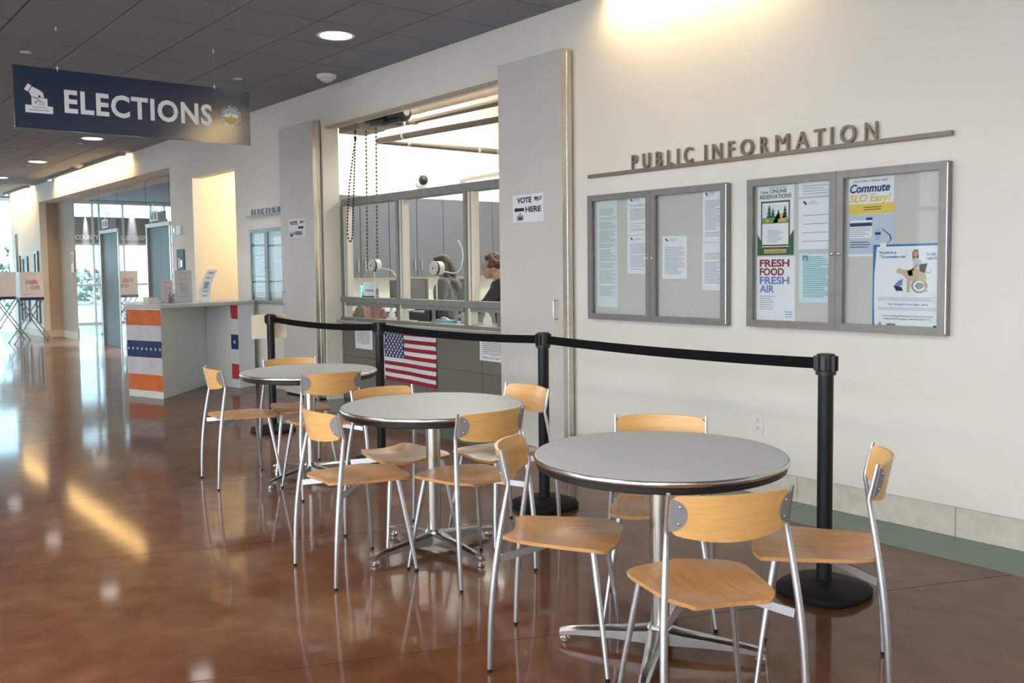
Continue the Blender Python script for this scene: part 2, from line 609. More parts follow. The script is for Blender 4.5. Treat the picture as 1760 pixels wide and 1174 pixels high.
# ------------------------------------------------------------------ floor: saw-cut slabs in a filler bed
fb = MB()
fb.box(HALL_END, HALL_RIGHT, HALL_FRONT, 4.9, -0.12, -0.006)
floor = tag(fb.build('floor', JOINT, smooth=False), kind='structure')
def cut(p, d):
    return Vector((p[0], p[1])), Vector((d[0], d[1])).normalized()
CUTS = [((5.5, -4), (0.0, 1)), ((2.2, -4), (0.16, 1)), ((-0.4, -4), (0.30, 1)), ((-3.25, -4.0), (0.42, 1)), ((-4.97, -4.0), (0.40, 1)), ((-6.29, -4.0), (0.20, 1)), ((-8.6, -4), (0.12, 1)),
        ((-11.4, -4), (0.05, 1)), ((-14.4, -4), (0.0, 1)), ((-17.4, -4), (0.0, 1)), ((-20.4, -4), (0, 1)), ((-23.6, -4), (0, 1)), ((HALL_END, -4), (0, 1))]
BAND = -0.40
def xat(c, y):
    return c[0][0] + (y - c[0][1]) * c[1][0] / c[1][1]
g = 0.0025
YR = [(HALL_FRONT, -6.6), (-6.6, BAND)]
for (ya, yb) in YR:
    for a, b in zip(CUTS[:-1], CUTS[1:]):
        x = MB()
        ys = (ya + g, yb - g)
        def lim(v):
            return max(HALL_END, min(HALL_RIGHT, v))
        poly = [(lim(xat(b, ys[0])) + g, ys[0]), (lim(xat(a, ys[0])) - g, ys[0]), (lim(xat(a, ys[1])) - g, ys[1]), (lim(xat(b, ys[1])) + g, ys[1])]
        if poly[1][0] - poly[0][0] < 0.02 or poly[2][0] - poly[3][0] < 0.02:
            poly = [p for i, p in enumerate(poly) if not (i == 3 and poly[2][0] - poly[3][0] < 0.02)]
        x.prism(poly, -0.006, 0.0)
        x.build('floor_slab', FLOOR_BROWN, floor, smooth=False)
xs = [HALL_RIGHT, 2.6, -0.3, -3.05, -5.4]
for a, b in zip(xs[:-1], xs[1:]):
    MB().box(b + g, a - g, BAND + g, 0.0, -0.006, 0.0).build('floor_band', FLOOR_TEAL, floor, smooth=False)
MB().box(-9.03, -5.4 - g, BAND + g, 0.16, -0.006, 0.0).build('floor_band', FLOOR_TEAL, floor, smooth=False)
for a, b in ((-9.03, -13.0), (-13.0, -18.0), (-18.0, -23.0), (-23.0, HALL_END)):
    MB().box(b + g, a - g, BAND + g, 0.5 if a < -12 else 0.0, -0.006, 0.0).build('floor_slab', FLOOR_BROWN, floor, smooth=False)
MB().box(HALL_END, WALL_END, 0.5, 4.5, -0.006, 0.0).build('floor_slab', FLOOR_BROWN, floor, smooth=False)
MB().box(-12.95, -6.0, 0.5, 4.8, -0.006, -0.0005).build('floor_slab', FLOOR_BROWN, floor, smooth=False)

# ------------------------------------------------------------------ stone baseboard tiles
bb = MB()
def baserun(name, x0, x1, joints):
    root = MB().box(x0, x1, -0.008, 0.0, 0.0, 0.15).build(name, JOINT, smooth=False)
    tag(root, kind='structure')
    js = [x0] + sorted(joints) + [x1]
    for a, b in zip(js[:-1], js[1:]):
        MB().box(a + 0.0015, b - 0.0015, -0.016, -0.0081, 0.0, 0.155).build('base_tile', STONE, root, smooth=False, bevel=0.0015, segs=1)
baserun('baseboard_right', -5.02, HALL_RIGHT, [-4.058, -3.118, -2.178, -1.238, -0.298, 0.642, 1.582, 2.522, 3.462, 4.402])
baserun('baseboard_centre', -11.43, -9.9, [-10.5])
baserun('baseboard_pier', EL_R + 0.01, NI_L - 0.01, [])
baserun('baseboard_left', WALL_END + 0.02, EL_L - 0.01, [-24.3, -23.3])
b2 = MB()
b2.box(EL_L + 0.0005, EL_L + 0.016, 0.0, 0.345, 0, 0.155)
b2.box(EL_L + 0.016, -20.92, 0.345, 0.3595, 0, 0.155)
tag(b2.build('baseboard_recess', STONE, smooth=False), kind='structure')

# ------------------------------------------------------------------ ceiling: lay-in tiles
cb = MB()
cb.box(HALL_END, HALL_RIGHT, HALL_FRONT, -0.0005, CEIL + 0.012, CEIL + 0.1)
cb.box(HALL_END, WALL_END, 0.0, 4.5, CEIL + 0.012, CEIL + 0.1)
ceiling = tag(cb.build('ceiling', VOID, smooth=False), kind='structure')
TX, TY = 0.676, 0.636
tile_me = MB().box(0.007, TX - 0.007, 0.006, TY - 0.006, 0.0, 0.0118).mesh('ceiling_tile', TILE, smooth=False)
TROFF = []                             # tile cells taken by light panels (column, row)
TROFF_I = (-13, -9, -5, -1, 11, 15, 19, 25)
for ic in TROFF_I:
    TROFF += [(ic, 7), (ic + 1, 7), (ic, 11), (ic + 1, 11)]
far = MB()
for i in range(-16, 33):
    x0 = -5.26 - TX * (i + 1)
    for j in range(15):
        y0 = -TY * (j + 1)
        if x0 + TX > HALL_RIGHT or x0 < HALL_END or (i, j) in TROFF:
            continue
        if -2 <= i <= 17 and j <= 6:
            t = link('ceiling_tile', tile_me, ceiling)
            t.location = (x0, y0, CEIL)
        else:
            far.box(x0 + 0.004, x0 + TX - 0.004, y0 + 0.004, y0 + TY - 0.004, CEIL, CEIL + 0.0118)
far.box(-26.2, WALL_END, 0.004, 4.4, CEIL, CEIL + 0.0118)
tag(far.build('ceiling_tile_field', TILE, ceiling, smooth=False), kind='stuff')

# ceiling light panels (out of view, some far ones added to brighten the hall)
PANEL_E = mat('light_panel', (1, 1, 1), 0.5, emit=13.0, emit_color=(1.0, 0.93, 0.82))
WHITE_TRIM = mat('white_trim', (0.75, 0.75, 0.75), 0.5)
for ic in TROFF_I:
    for j in (7, 11):
        x1, x0 = -5.26 - TX * ic, -5.26 - TX * (ic + 2)
        y0 = -TY * (j + 1)
        t = thing('ceiling_light_panel', 'long flat white light panel set flush into the dark ceiling out of view', 'ceiling light', ((x0 + x1) / 2, y0 + TY / 2, CEIL), 0, 'flush light panels in the ceiling')
        hx, hy = TX - 0.006, TY / 2 - 0.004
        f = MB()
        f.box(-hx, hx, -hy, -hy + 0.03, 0, 0.0118)
        f.box(-hx, hx, hy - 0.03, hy, 0, 0.0118)
        f.box(-hx, -hx + 0.03, -hy + 0.03, hy - 0.03, 0, 0.0118)
        f.box(hx - 0.03, hx, -hy + 0.03, hy - 0.03, 0, 0.0118)
        f.build('frame', WHITE_TRIM, t, smooth=False)
        MB().box(-hx + 0.03, hx - 0.03, -hy + 0.03, hy - 0.03, 0.004, 0.0115).build('diffuser', PANEL_E, t, smooth=False)

# recessed round downlights
LENS = mat('downlight_lens', (1, 1, 1), 0.5, emit=7.0, emit_color=(1.0, 0.97, 0.93))
DL = [(-6.94, 'nearest to the smoke detector over the counter opening'), (-10.57, 'above the hanging navy sign'), (-14.30, 'just below the lower edge of the navy sign'),
      (-17.78, 'second beyond the navy sign'), (-21.1, 'third beyond the navy sign, by the left edge'), (-24.4, 'farthest, by the glazed end')]
for x, wh in DL:
    t = thing('downlight', 'round recessed white ceiling downlight, ' + wh, 'downlight', (x, -0.95, CEIL), 0, 'round downlights along the wall')
    MB().lathe([(0.135, -0.001), (0.155, -0.006), (0.160, 0.0), (0.135, 0.0)], 28).build('trim_ring', WHITE_TRIM, t)
    MB().lathe([(0.132, -0.003), (0.132, 0.0)], 28).build('lens', LENS, t)
    l = lamp('downlight_beam', 'SPOT', (x, -0.95, CEIL - 0.02), 45, (1.0, 0.95, 0.88), (x, -0.95, 0), spot_size=math.radians(95), spot_blend=0.8, shadow_soft_size=0.12)

# warm linear wall washers at the ceiling edge
for x, ln, en, lb in ((-3.90, 1.5, 14, 'short warm wall washer strip at the ceiling above the notice cases'), (-18.2, 5.0, 95, 'long warm wall washer strip at the ceiling above the elevators'),
                      (-23.9, 2.4, 65, 'warm wall washer strip at the ceiling above the farthest white wall')):
    t = thing('wall_washer', lb, 'ceiling light', (x, -0.13, CEIL), 0, 'warm wall washers')
    q = MB()
    q.box(-ln / 2 - 0.02, ln / 2 + 0.02, -0.05, -0.038, -0.055, -0.001)
    for e_ in (-1, 1):
        q.box(e_ * (ln / 2 + 0.008), e_ * (ln / 2 + 0.02), -0.038, 0.05, -0.055, -0.001)
    q.box(-ln / 2 - 0.02, ln / 2 + 0.02, 0.035, 0.05, -0.008, -0.001)
    q.build('housing', TILE, t, smooth=False)
    MB().box(-ln / 2, ln / 2, -0.03, 0.03, -0.004, -0.001).build('lens', mat('warm_lens', (1, 0.8, 0.5), 0.5, emit=2.0, emit_color=(1.0, 0.66, 0.30)), t, smooth=False)
    lamp('wall_wash_beam', 'AREA', (x, -0.13, CEIL - 0.012), en, (1.0, 0.72, 0.36) if x > -10 else (1.0, 0.62, 0.22), (x, 0.10, CEIL - 0.30), shape='RECTANGLE', size=ln, size_y=0.05, spread=math.radians(168 if x > -10 else 155))

# sprinkler covers and smoke detectors
for (x, y, wh) in ((-9.04, -2.87, 'above the left half of the navy sign'), (-9.04, -0.93, 'to the right of the navy sign'), (-14.9, -0.97, 'below the navy sign, beyond it'), (-18.4, -0.95, 'far down the hall')):
    t = thing('sprinkler_cover', 'small round white sprinkler cover on the ceiling, ' + wh, 'sprinkler', (x, y, CEIL), 0, 'sprinkler covers')
    MB().lathe([(0.035, -0.012), (0.046, -0.010), (0.046, -0.004), (0.03, 0.0)], 18).build('cover_plate', WHITE, t)
for (x, y, wh) in ((-8.38, -0.28, 'above the left end of the counter opening'), (-17.78, -0.30, 'far down the hall above the warm glow')):
    t = thing('smoke_detector', 'white domed smoke detector on the ceiling, ' + wh, 'smoke detector', (x, y, CEIL), 0)
    MB().lathe([(0.02, -0.075), (0.055, -0.062), (0.06, -0.05)], 20).build('sensor_head', WHITE, t)
    MB().lathe([(0.06, -0.05), (0.095, -0.03), (0.10, -0.012), (0.10, 0.0)], 20).build('base', WHITE, t)

# ------------------------------------------------------------------ glazed end of the hall and glazed front
FACADE_FRAME = mat('facade_frame', (0.55, 0.60, 0.62), 0.4, 0.5)
SPANDREL = mat('teal_spandrel', (0.16, 0.30, 0.34), 0.4)
def glazed_wall(name, a0, a1, along, fixed, mull, zt, transoms, gm):
    root = MB()
    def bx(p0, p1, z0, z1, d=0.05):
        if along == 'y':
            root.box(fixed - d, fixed + d, p0, p1, z0, z1)
        else:
            root.box(p0, p1, fixed - d, fixed + d, z0, z1)
    bx(a0, a1, 0, 0.06)
    bx(a0, a1, zt, CEIL + 0.1)
    r = tag(root.build(name, FACADE_FRAME, smooth=False), kind='structure')
    for m in mull:
        q = MB()
        if along == 'y':
            q.box(fixed - 0.05, fixed + 0.05, m - 0.028, m + 0.028, 0.06, zt)
        else:
            q.box(m - 0.028, m + 0.028, fixed - 0.05, fixed + 0.05, 0.06, zt)
        q.build('mullion', FACADE_FRAME, r, smooth=False)
    for z in transoms:
        q = MB()
        if along == 'y':
            q.box(fixed - 0.04, fixed + 0.04, a0, a1, z - 0.03, z + 0.03)
        else:
            q.box(a0, a1, fixed - 0.04, fixed + 0.04, z - 0.03, z + 0.03)
        q.build('transom', FACADE_FRAME, r, smooth=False)
    for m0, m1 in zip(mull[:-1], mull[1:]):
        q = MB()
        if along == 'y':
            q.box(fixed - 0.006, fixed + 0.006, m0 + 0.028, m1 - 0.028, 0.06, zt)
        else:
            q.box(m0 + 0.028, m1 - 0.028, fixed - 0.006, fixed + 0.006, 0.06, zt)
        q.build('pane', gm, r, smooth=False)
    return r
ym = [-9.95, -8.7, -7.4, -6.1, -4.8, -3.5, -3.12, -2.35, -1.72, -1.55, -1.0, 0.25, 1.3, 2.6, 4.45]
fend = glazed_wall('window_1', HALL_FRONT, 4.5, 'y', HALL_END, ym, 3.30, (2.2, 1.08), END_GLASS)
FRONT_SOLID = -7.5
w = MB().box(HALL_END + 0.06, FRONT_SOLID, HALL_FRONT - 0.06, HALL_FRONT + 0.08, 0, CEIL + 0.1)
tag(w.build('wall_front', WALL, smooth=False), kind='structure')
fx = [FRONT_SOLID + 0.03 + k * 2.156 for k in range(7)]
glazed_wall('window_2', FRONT_SOLID, HALL_RIGHT, 'x', HALL_FRONT, fx, 3.15, (2.3,), FACADE_GLASS)
# opaque band over the entrance with the county lettering facing outdoors
q = MB()
q.box(HALL_END + 0.012, HALL_END + 0.02, -3.6, -0.9, 2.23, 2.95)
q.build('entrance_band', mat('grey_film', (0.16, 0.155, 0.145), 0.5), fend, smooth=False)
q = MB()
text(q, Fr((HALL_END + 0.021, -3.08, 2.33), (0, 1, 0), (0, 0, 1)), 'COUNTY OF SAN LUIS OBISPO', 0, 0, w=1.98, h=0.125, c=0.001, offset=0.012, mirror=True)
q.build('entrance_lettering', SIGN_WHITE, fend, smooth=False)
q = MB()
q.box(HALL_END + 0.012, HALL_END + 0.02, 0.28, 2.5, 2.75, 3.0)
q.build('spandrel', SPANDREL, fend, smooth=False)
q = MB()
for yy in (-1.62, -1.66):
    q.tube([(HALL_END + 0.08, yy, 0.7), (HALL_END + 0.08, yy, 1.35)], 0.012, 8)
q.build('pull_bar', STEEL, fend)

# outdoors: pale paving, hedge, trees beyond the glass
GROUND = noisy('pale_paving', (0.42, 0.42, 0.40), (0.50, 0.50, 0.47), 1.5, 0.8)
LAWN = noisy('lawn_green', (0.08, 0.14, 0.05), (0.13, 0.20, 0.07), 4, 0.9)
o = MB().box(-60, HALL_END - 0.05, -40, 30, -0.2, -0.05).build('ground_outside', GROUND, smooth=False)
tag(o, kind='structure')
o = MB().box(HALL_END - 0.05, 30, -40, HALL_FRONT - 0.05, -0.2, -0.05).build('ground_forecourt', GROUND, smooth=False)
tag(o, kind='structure')
LEAF = noisy('shrub_leaf', (0.02, 0.07, 0.05), (0.06, 0.16, 0.10), 12, 0.6)
BARK = mat('bark', (0.08, 0.05, 0.03), 0.9)
def shrub(name, label, c, rx, h, n, seed, size=0.16, z0=0.3, trunk=0.05):
    rnd = random.Random(seed)
    t = thing(name, label, 'shrub', c, 0)
    MB().tube([(0, 0, -0.05), (0.03, 0.02, h * 0.5), (0, 0, h * 0.9)], [trunk, trunk * 0.8, trunk * 0.4], 7).build('stem', BARK, t)
    q = MB()
    for k in range(n):
        a = rnd.random() * 6.283
        zz = z0 + (h - z0) * rnd.random()
        rr = rx * math.sqrt(rnd.random()) * (0.5 + 0.5 * math.sin(math.pi * (zz - z0) / (h - z0 + 1e-6)) ** 0.5)
        p = Vector((rr * math.cos(a), rr * math.sin(a), zz))
        d = Vector((rnd.uniform(-1, 1), rnd.uniform(-1, 1), rnd.uniform(-0.6, 1))).normalized()
        s = d.cross(Vector((0, 0, 1)))
        s = s.normalized() if s.length > 0.01 else Vector((1, 0, 0))
        L = size * rnd.uniform(0.6, 1.2)
        nn = d.cross(s) * L * 0.12
        q.add([p, p + d * L * 0.5 + s * L * 0.22 + nn, p + d * L, p + d * L * 0.5 - s * L * 0.22 + nn], [(0, 1, 2, 3)])
    tag(q.build('foliage', LEAF, t, smooth=False), kind='stuff')
    return t
shrub('shrub', 'dark green leafy shrub outside the glass behind the voting booths', (-28.0, 0.75, 0), 0.5, 2.2, 420, 3, 0.22)
shrub('shrub', 'low spiky green shrub at the foot of the glass by the left edge', (-27.6, 1.75, 0), 0.45, 0.75, 260, 4, 0.26, 0.05)
for k, (yy, hh) in enumerate(((-9, 1.5), (-5.4, 1.2), (-2.4, 1.4), (2.2, 1.6))):
    shrub('tree', ['far leafy tree seen through the entrance glass, leftmost in the mirror', 'far leafy tree straight behind the entrance doors', 'far leafy tree beside the entrance path', 'far leafy tree beyond the corner glass'][k], (-46, yy * 2.2, 0), 2.6, hh, 500, 20 + k, 0.5, 0.1, 0.12)['category'] = 'tree'

# ------------------------------------------------------------------ counter opening: jambs, head, bifold door leaves
j = MB()
j.box(OP_L - 0.0005, OP_L + 0.03, -0.02, 0.17, 0, OP_T)
j.box(OP_R - 0.03, OP_R + 0.0005, -0.02, 0.17, 0, OP_T)
j.box(OP_L + 0.03, OP_R - 0.03, -0.02, 0.17, OP_T - 0.04, OP_T + 0.0005)
tag(j.build('trim_1', TRIM_PAINT, smooth=False), kind='structure')
j = MB()
j.box(OP_L - 0.06, OP_R + 0.06, -0.012, -0.0005, OP_T + 0.001, OP_T + 0.05)
tag(j.build('trim_2', WALL, smooth=False), kind='structure')
j = MB()
j.box(OP_L + 0.03, OP_R - 0.03, 0.02, 0.07, OP_T - 0.055, OP_T - 0.04)
tag(j.build('trim_3', mat('track_grey', (0.42, 0.39, 0.36), 0.5), smooth=False), kind='structure')

def screw_row(q, x, y, z0, z1, n, r=0.004):
    for k in range(n):
        z = z0 + (z1 - z0) * k / (n - 1)
        q.lathe([(r, 0.0), (r, 0.0012)], 6, (x, y, z), axis='x')

def door_pull(parent, x, y, z0, z1):
    q = MB()
    q.tube([(x, y, z1), (x, y - 0.032, z1), (x, y - 0.04, z1 - 0.008), (x, y - 0.04, z0 + 0.008), (x, y - 0.032, z0), (x, y, z0)], 0.006, 8)
    return q.build('pull_handle', STEEL, parent)

def folding_door(label, xa, xb, yf, pull_x, strip_x, sgn):
    """two leaves folded flat against each other; steel edge channels and a piano hinge face the camera"""
    t = thing('folding_door', label, 'door', (0, 0, 0), 0, 'tall folding doors beside the counter opening')
    for k, (ya, yb) in enumerate(((yf, yf + 0.046), (yf + 0.052, yf + 0.098))):
        lf = MB().box(xa, xb, ya, yb, 0.018, OP_T + 0.03).build('leaf', DOOR_PAINT, t, smooth=False, bevel=0.002, segs=1)
        e = MB()
        e.box(xb + 0.0002, xb + 0.003, ya + 0.001, yb - 0.001, 0.018, OP_T + 0.03)
        screw_row(e, xb + 0.003, (ya + yb) / 2, 0.2, 2.95, 14)
        e.build('edge_channel', GALV, lf, smooth=False)
    h = MB()
    n = 46
    for k in range(n):
        z0 = 0.03 + (OP_T - 0.02) * k / n
        h.tube([(xb + 0.003, yf + 0.049, z0), (xb + 0.003, yf + 0.049, z0 + (OP_T - 0.02) / n - 0.006)], 0.006, 8)
    h.build('piano_hinge', STEEL, t)
    MB().box(xa + 0.02, xb - 0.02, yf + 0.01, yf + 0.09, 0.004, 0.0178).build('bottom_seal', RUBBER, t, smooth=False)
    door_pull(t, pull_x, yf, 1.03, 1.175)
    return t
folding_door('tall grey-beige folding door leaves on the right of the counter opening', -5.81, -5.055, -0.128, -5.115, 0, 1)
folding_door('tall grey-beige folding door leaves on the left of the counter opening', -9.87, -9.045, -0.118, -9.80, 0, -1)

# ------------------------------------------------------------------ service counter and its window wall
CW_Y0, CW_Y1 = 0.18, 0.25
t = thing('service_counter', 'brown panelled service counter front below the transaction windows', 'counter', (0, 0, 0))
MB().box(OP_L + 0.001, OP_R + 0.6, CW_Y0 + 0.012, 0.80, 0.0, 0.845).build('carcass', COUNTER, t, smooth=False)
px = [-9.02, -8.25, -7.36, -6.47, -5.6]
for a, b in zip(px[:-1], px[1:]):
    for z0, z1 in ((0.02, 0.478), (0.484, 0.84)):
        MB().box(a + 0.003, b - 0.003, CW_Y0, CW_Y0 + 0.0118, z0, z1).build('front_panel', COUNTER, t, smooth=False)
MB().box(OP_L + 0.032, OP_R - 0.032, 0.10, 0.85, 0.846, 0.875).build('countertop', noisy('counter_top', (0.34, 0.31, 0.29), (0.40, 0.37, 0.35), 80, 0.35), t, smooth=False, bevel=0.004)

t = thing('transaction_window', 'grey aluminium framed transaction window with three bays above the service counter', 'window', (0, 0, 0))
fr_ = MB()
fr_.box(OP_L + 0.032, OP_R - 0.032, CW_Y0, CW_Y1 + 0.03, 2.11, 2.19)
fr_.build('header', WIN_ALU, t, smooth=False, bevel=0.003, segs=1)
MB().box(OP_L + 0.032, OP_R - 0.032, CW_Y0 - 0.03, CW_Y1, 1.065, 1.125).build('middle_rail', WIN_ALU, t, smooth=False, bevel=0.003, segs=1)
MB().box(OP_L + 0.032, OP_R - 0.032, CW_Y0 - 0.03, CW_Y1, 0.876, 0.905).build('sill', WIN_ALU, t, smooth=False, bevel=0.003, segs=1)
for x in (-8.995, -7.86, -6.71):
    MB().box(x, x + 0.045, CW_Y0 - 0.012, CW_Y1, 0.906, 2.109).build('mullion', WIN_ALU, t, smooth=False)
    MB().box(x + 0.0455, x + 0.078, CW_Y0 + 0.005, CW_Y1, 1.126, 2.109).build('post', WIN_CREAM, t, smooth=False)
    MB().box(x + 0.0785, x + 0.098, CW_Y0 + 0.02, CW_Y1, 1.126, 2.109).build('gasket', BLACK, t, smooth=False)
    MB().box(x + 0.0985, x + 0.13, CW_Y0 + 0.005, CW_Y1, 1.126, 2.109).build('sash_stile', WIN_CREAM, t, smooth=False)
    MB().box(x + 0.0455, x + 0.095, CW_Y0 - 0.005, CW_Y1, 0.906, 1.064).build('slider_stile', WIN_CREAM, t, smooth=False)
    xr = {-8.995: -7.86, -7.86: -6.71, -6.71: OP_R - 0.035}[x]
    MB().box(x + 0.1305, xr, 0.222, 0.228, 1.1255, 2.1095).build('pane', CLEAR, t, smooth=False)
    MB().box(x + 0.0955, (x + xr) / 2, 0.232, 0.237, 0.9055, 1.0645).build('sliding_pane', CLEAR, t, smooth=False)
    MB().box((x + xr) / 2, xr, 0.208, 0.213, 0.9055, 1.0645).build('sliding_pane', CLEAR, t, smooth=False)
    MB().box((x + xr) / 2 - 0.006, (x + xr) / 2 + 0.006, 0.206, 0.24, 0.9055, 1.0645).build('meeting_stile', WIN_ALU, t, smooth=False)
    MB().box(x + 0.1, xr, CW_Y0 - 0.02, CW_Y0 + 0.01, 1.03, 1.0645).build('slider_track', WIN_ALU, t, smooth=False)

# talk-through units in the panes
for x, z, flip, wh in ((-8.283, 1.462, -1, 'left'), (-7.146, 1.425, 1, 'middle')):
    t = thing('window_intercom', 'round white talk-through speaker with gooseneck microphone in the %s window bay' % wh, 'intercom', (x, 0.0, z))
    MB().lathe([(0.02, 0.128), (0.062, 0.128), (0.066, 0.134), (0.066, 0.146), (0.05, 0.15)], 26, axis='y').build('front_disc', mat('intercom_grey', (0.50, 0.49, 0.46), 0.4), t)
    MB().lathe([(0.066, 0.152), (0.067, 0.155), (0.067, 0.160), (0.05, 0.162)], 26, axis='y').build('gasket_ring', BLACK, t)
    MB().lathe([(0.064, 0.163), (0.064, 0.220)], 26, axis='y').build('barrel', WHITE, t)
    MB().lathe([(0.008, 0.121), (0.008, 0.127)], 8, (0.0, 0.0, 0.0), axis='y').build('screw', BLACK, t)
    MB().tube([(0.012, 0.16, -0.066), (0.012, 0.16, -(z - 1.126))], 0.006, 8).build('stem', WHITE, t)
    q = MB()
    if flip > 0:
        pts = [(0.06, 0.30, -0.05), (0.14, 0.31, -0.045), (0.20, 0.31, 0.0), (0.235, 0.31, 0.10), (0.215, 0.31, 0.19), (0.16, 0.31, 0.26)]
    else:
        pts = [(0.06, 0.30, -0.04), (0.13, 0.31, -0.06), (0.18, 0.31, -0.11), (0.24, 0.31, -0.13), (0.275, 0.31, -0.08), (0.285, 0.31, 0.01)]
    q.tube(pts, [0.006] * 5 + [0.009], 8)
    q.tube([(0.0, 0.225, -0.03), (0.06, 0.30, -0.045)], 0.006, 8)
    q.build('gooseneck', WHITE, t)

# notices on the counter front
def sheet(name, label, cat, x, z, y, wd, ht, m=PAPER, fr=None, group=None):
    """thin sheet, lower left at (x, z) in front of a wall plane; returns (object, frame)"""
    f = fr or WF(x, z, y)
    q = MB()
    flat(q, f, rect(0, 0, wd, ht), 0.0, 0.0008)
    o = q.build(name, m, None, smooth=False)
    tag(o, label, cat, group)
    return o, f

NAVY = mat('print_navy', (0.02, 0.05, 0.16), 0.7)
REDC = mat('print_red', (0.42, 0.02, 0.035), 0.7)
for x, z, wh, cap in ((-8.73, 0.575, 'left of the national flag', ''), (-6.50, 0.60, 'right of the national flag', 'Thank you for your')):
    o, f = sheet('notice_sheet', 'white notice with wavy flag drawing on the counter front, ' + wh, 'notice', x, z, CW_Y0 - 0.0015, 0.36, 0.24)
    it = []
    for k in range(9):
        y0 = 0.055 + k * 0.018
        top = [(0.04 + 0.03 * i, y0 + 0.009 + 0.008 * math.sin(i * 0.9)) for i in range(10)]
        bot = [(a, b - 0.008) for a, b in reversed(top)]
        it.append((bot + top, GREY_INK))
    art('print', f, it, o)
    if cap:
        q = MB()
        text(q, f, cap, 0.035, 0.02, w=0.26, c=0.002)
        q.build('lettering', INK, o, smooth=False)

# national flag hung on the counter front
t = thing('national_flag', 'red white and blue striped flag with white stars hung on the counter front', 'flag', (0, 0, 0))
FX0, FX1, FZ0, FZ1 = -8.10, -7.18, 0.295, 0.80
CLOTH_R = noisy('flag_red', (0.27, 0.010, 0.02), (0.33, 0.018, 0.03), 60, 0.8)
CLOTH_W = noisy('flag_white', (0.70, 0.70, 0.74), (0.76, 0.76, 0.80), 60, 0.8)
CLOTH_B = noisy('flag_blue', (0.012, 0.022, 0.10), (0.02, 0.035, 0.13), 60, 0.8)
def flag_pt(u, v, off=0.0):            # u 0..1 across, v 0..1 up
    sag = -0.02 * u * (1 - v)
    return (FX0 + (FX1 - FX0) * u, CW_Y0 - 0.014 - off - 0.006 * math.sin(9 * u + 3 * v) - 0.004 * math.sin(21 * v + 4 * u), FZ0 + (FZ1 - FZ0) * v + sag)
MB().grid(lambda a, b: flag_pt(-0.035 + 0.035 * a, b, -0.001), 1, 12).build('hoist_band', CLOTH_W, t)
for k in range(13):
    v0, v1 = k / 13, (k + 1) / 13
    u0 = 0.39 if k >= 6 else 0.0
    MB().grid(lambda a, b: flag_pt(u0 + (1 - u0) * a, v0 + (v1 - v0) * b), 22, 2).build('stripe', CLOTH_R if k % 2 == 0 else CLOTH_W, t)
MB().grid(lambda a, b: flag_pt(0.39 * a, 6 / 13 + 7 / 13 * b), 12, 10).build('canton', CLOTH_B, t)
q = MB()
for r in range(9):
    for c in range(6 if r % 2 == 0 else 5):
        u = (0.035 + 0.064 * c + (0.032 if r % 2 else 0.0))
        v = 6 / 13 + 7 / 13 * (0.07 + 0.1075 * r)
        pts = [flag_pt(u + sx * 0.0205 / 0.92, v + sz * 0.0205 / 0.505, 0.0012) for sx, sz in star(0, 0, 1.0)]
        q.add(pts, [tuple(reversed(range(10)))])
q.build('stars', CLOTH_W, t, smooth=False)

# ------------------------------------------------------------------ office behind the counter
OL, ORT, OB, OC = -11.40, -4.4, 4.8, 4.3
w = MB()
w.box(OL, OL + 0.04, 0.14, OB, 0, OC)
w.box(OL, ORT, OB, OB + 0.1, 0, OC)
w.box(ORT, ORT + 0.1, 0.14, OB, 0, OC)
w.box(OL, ORT, 0.04, 0.14, CEIL + 0.1005, OC)
tag(w.build('wall_office', OFFICE_WALL, smooth=False), kind='structure')
w = MB().box(OL, ORT, 0.04, OB + 0.1, OC, OC + 0.1)
tag(w.build('ceiling_office', OFFICE_WALL, smooth=False), kind='structure')
# upper cabinets on the office side wall
ys_ = [1.14, 2.06, 2.98, 3.90, 4.78]
for k, (a, b) in enumerate(zip(ys_[:-1], ys_[1:])):
    t = thing('wall_cabinet', 'blue-grey wall cabinet with two doors in the office, %s from the left' % ['first', 'second', 'third', 'fourth'][k], 'cabinet', (0, 0, 0), 0, 'wall cabinets in the office')
    MB().box(OL + 0.041, -11.07, a + 0.002, b - 0.002, 1.31, 2.43).build('body', CABINET, t, smooth=False)
    m_ = (a + b) / 2
    for s, (p, r) in ((-1, (a, m_)), (1, (m_, b))):
        d = MB().box(-11.0695, -11.05, p + 0.004, r - 0.004, 1.312, 2.428).build('door', CABINET, t, smooth=False, bevel=0.002, segs=1)
        yy = m_ + s * 0.055
        MB().tube([(-11.05, yy, 1.56), (-11.02, yy, 1.56), (-11.02, yy, 1.40), (-11.05, yy, 1.40)], 0.007, 8).build('handle', STEEL, d)
t = thing('back_counter', 'low office worktop with grey base cabinets along the side wall', 'counter', (0, 0, 0))
MB().box(OL + 0.041, -10.78, 1.1, 4.78, 0.0, 0.84).build('base_cabinet', CABINET, t, smooth=False)
MB().box(OL + 0.041, -10.75, 1.08, 4.78, 0.841, 0.875).build('worktop', KIOSK_TOP, t, smooth=False)
# security dome on the office wall
t = thing('dome_camera', 'dark domed security camera on a white base high on the office wall', 'security camera', (OL + 0.04, 2.8, 2.72))
MB().lathe([(0.105, 0.0), (0.105, 0.05), (0.09, 0.07)], 24, axis='x').build('base', WHITE, t)
MB().lathe([(0.075, 0.07), (0.07, 0.10), (0.05, 0.13), (0.02, 0.145)], 20, axis='x').build('dome', BLACK, t)
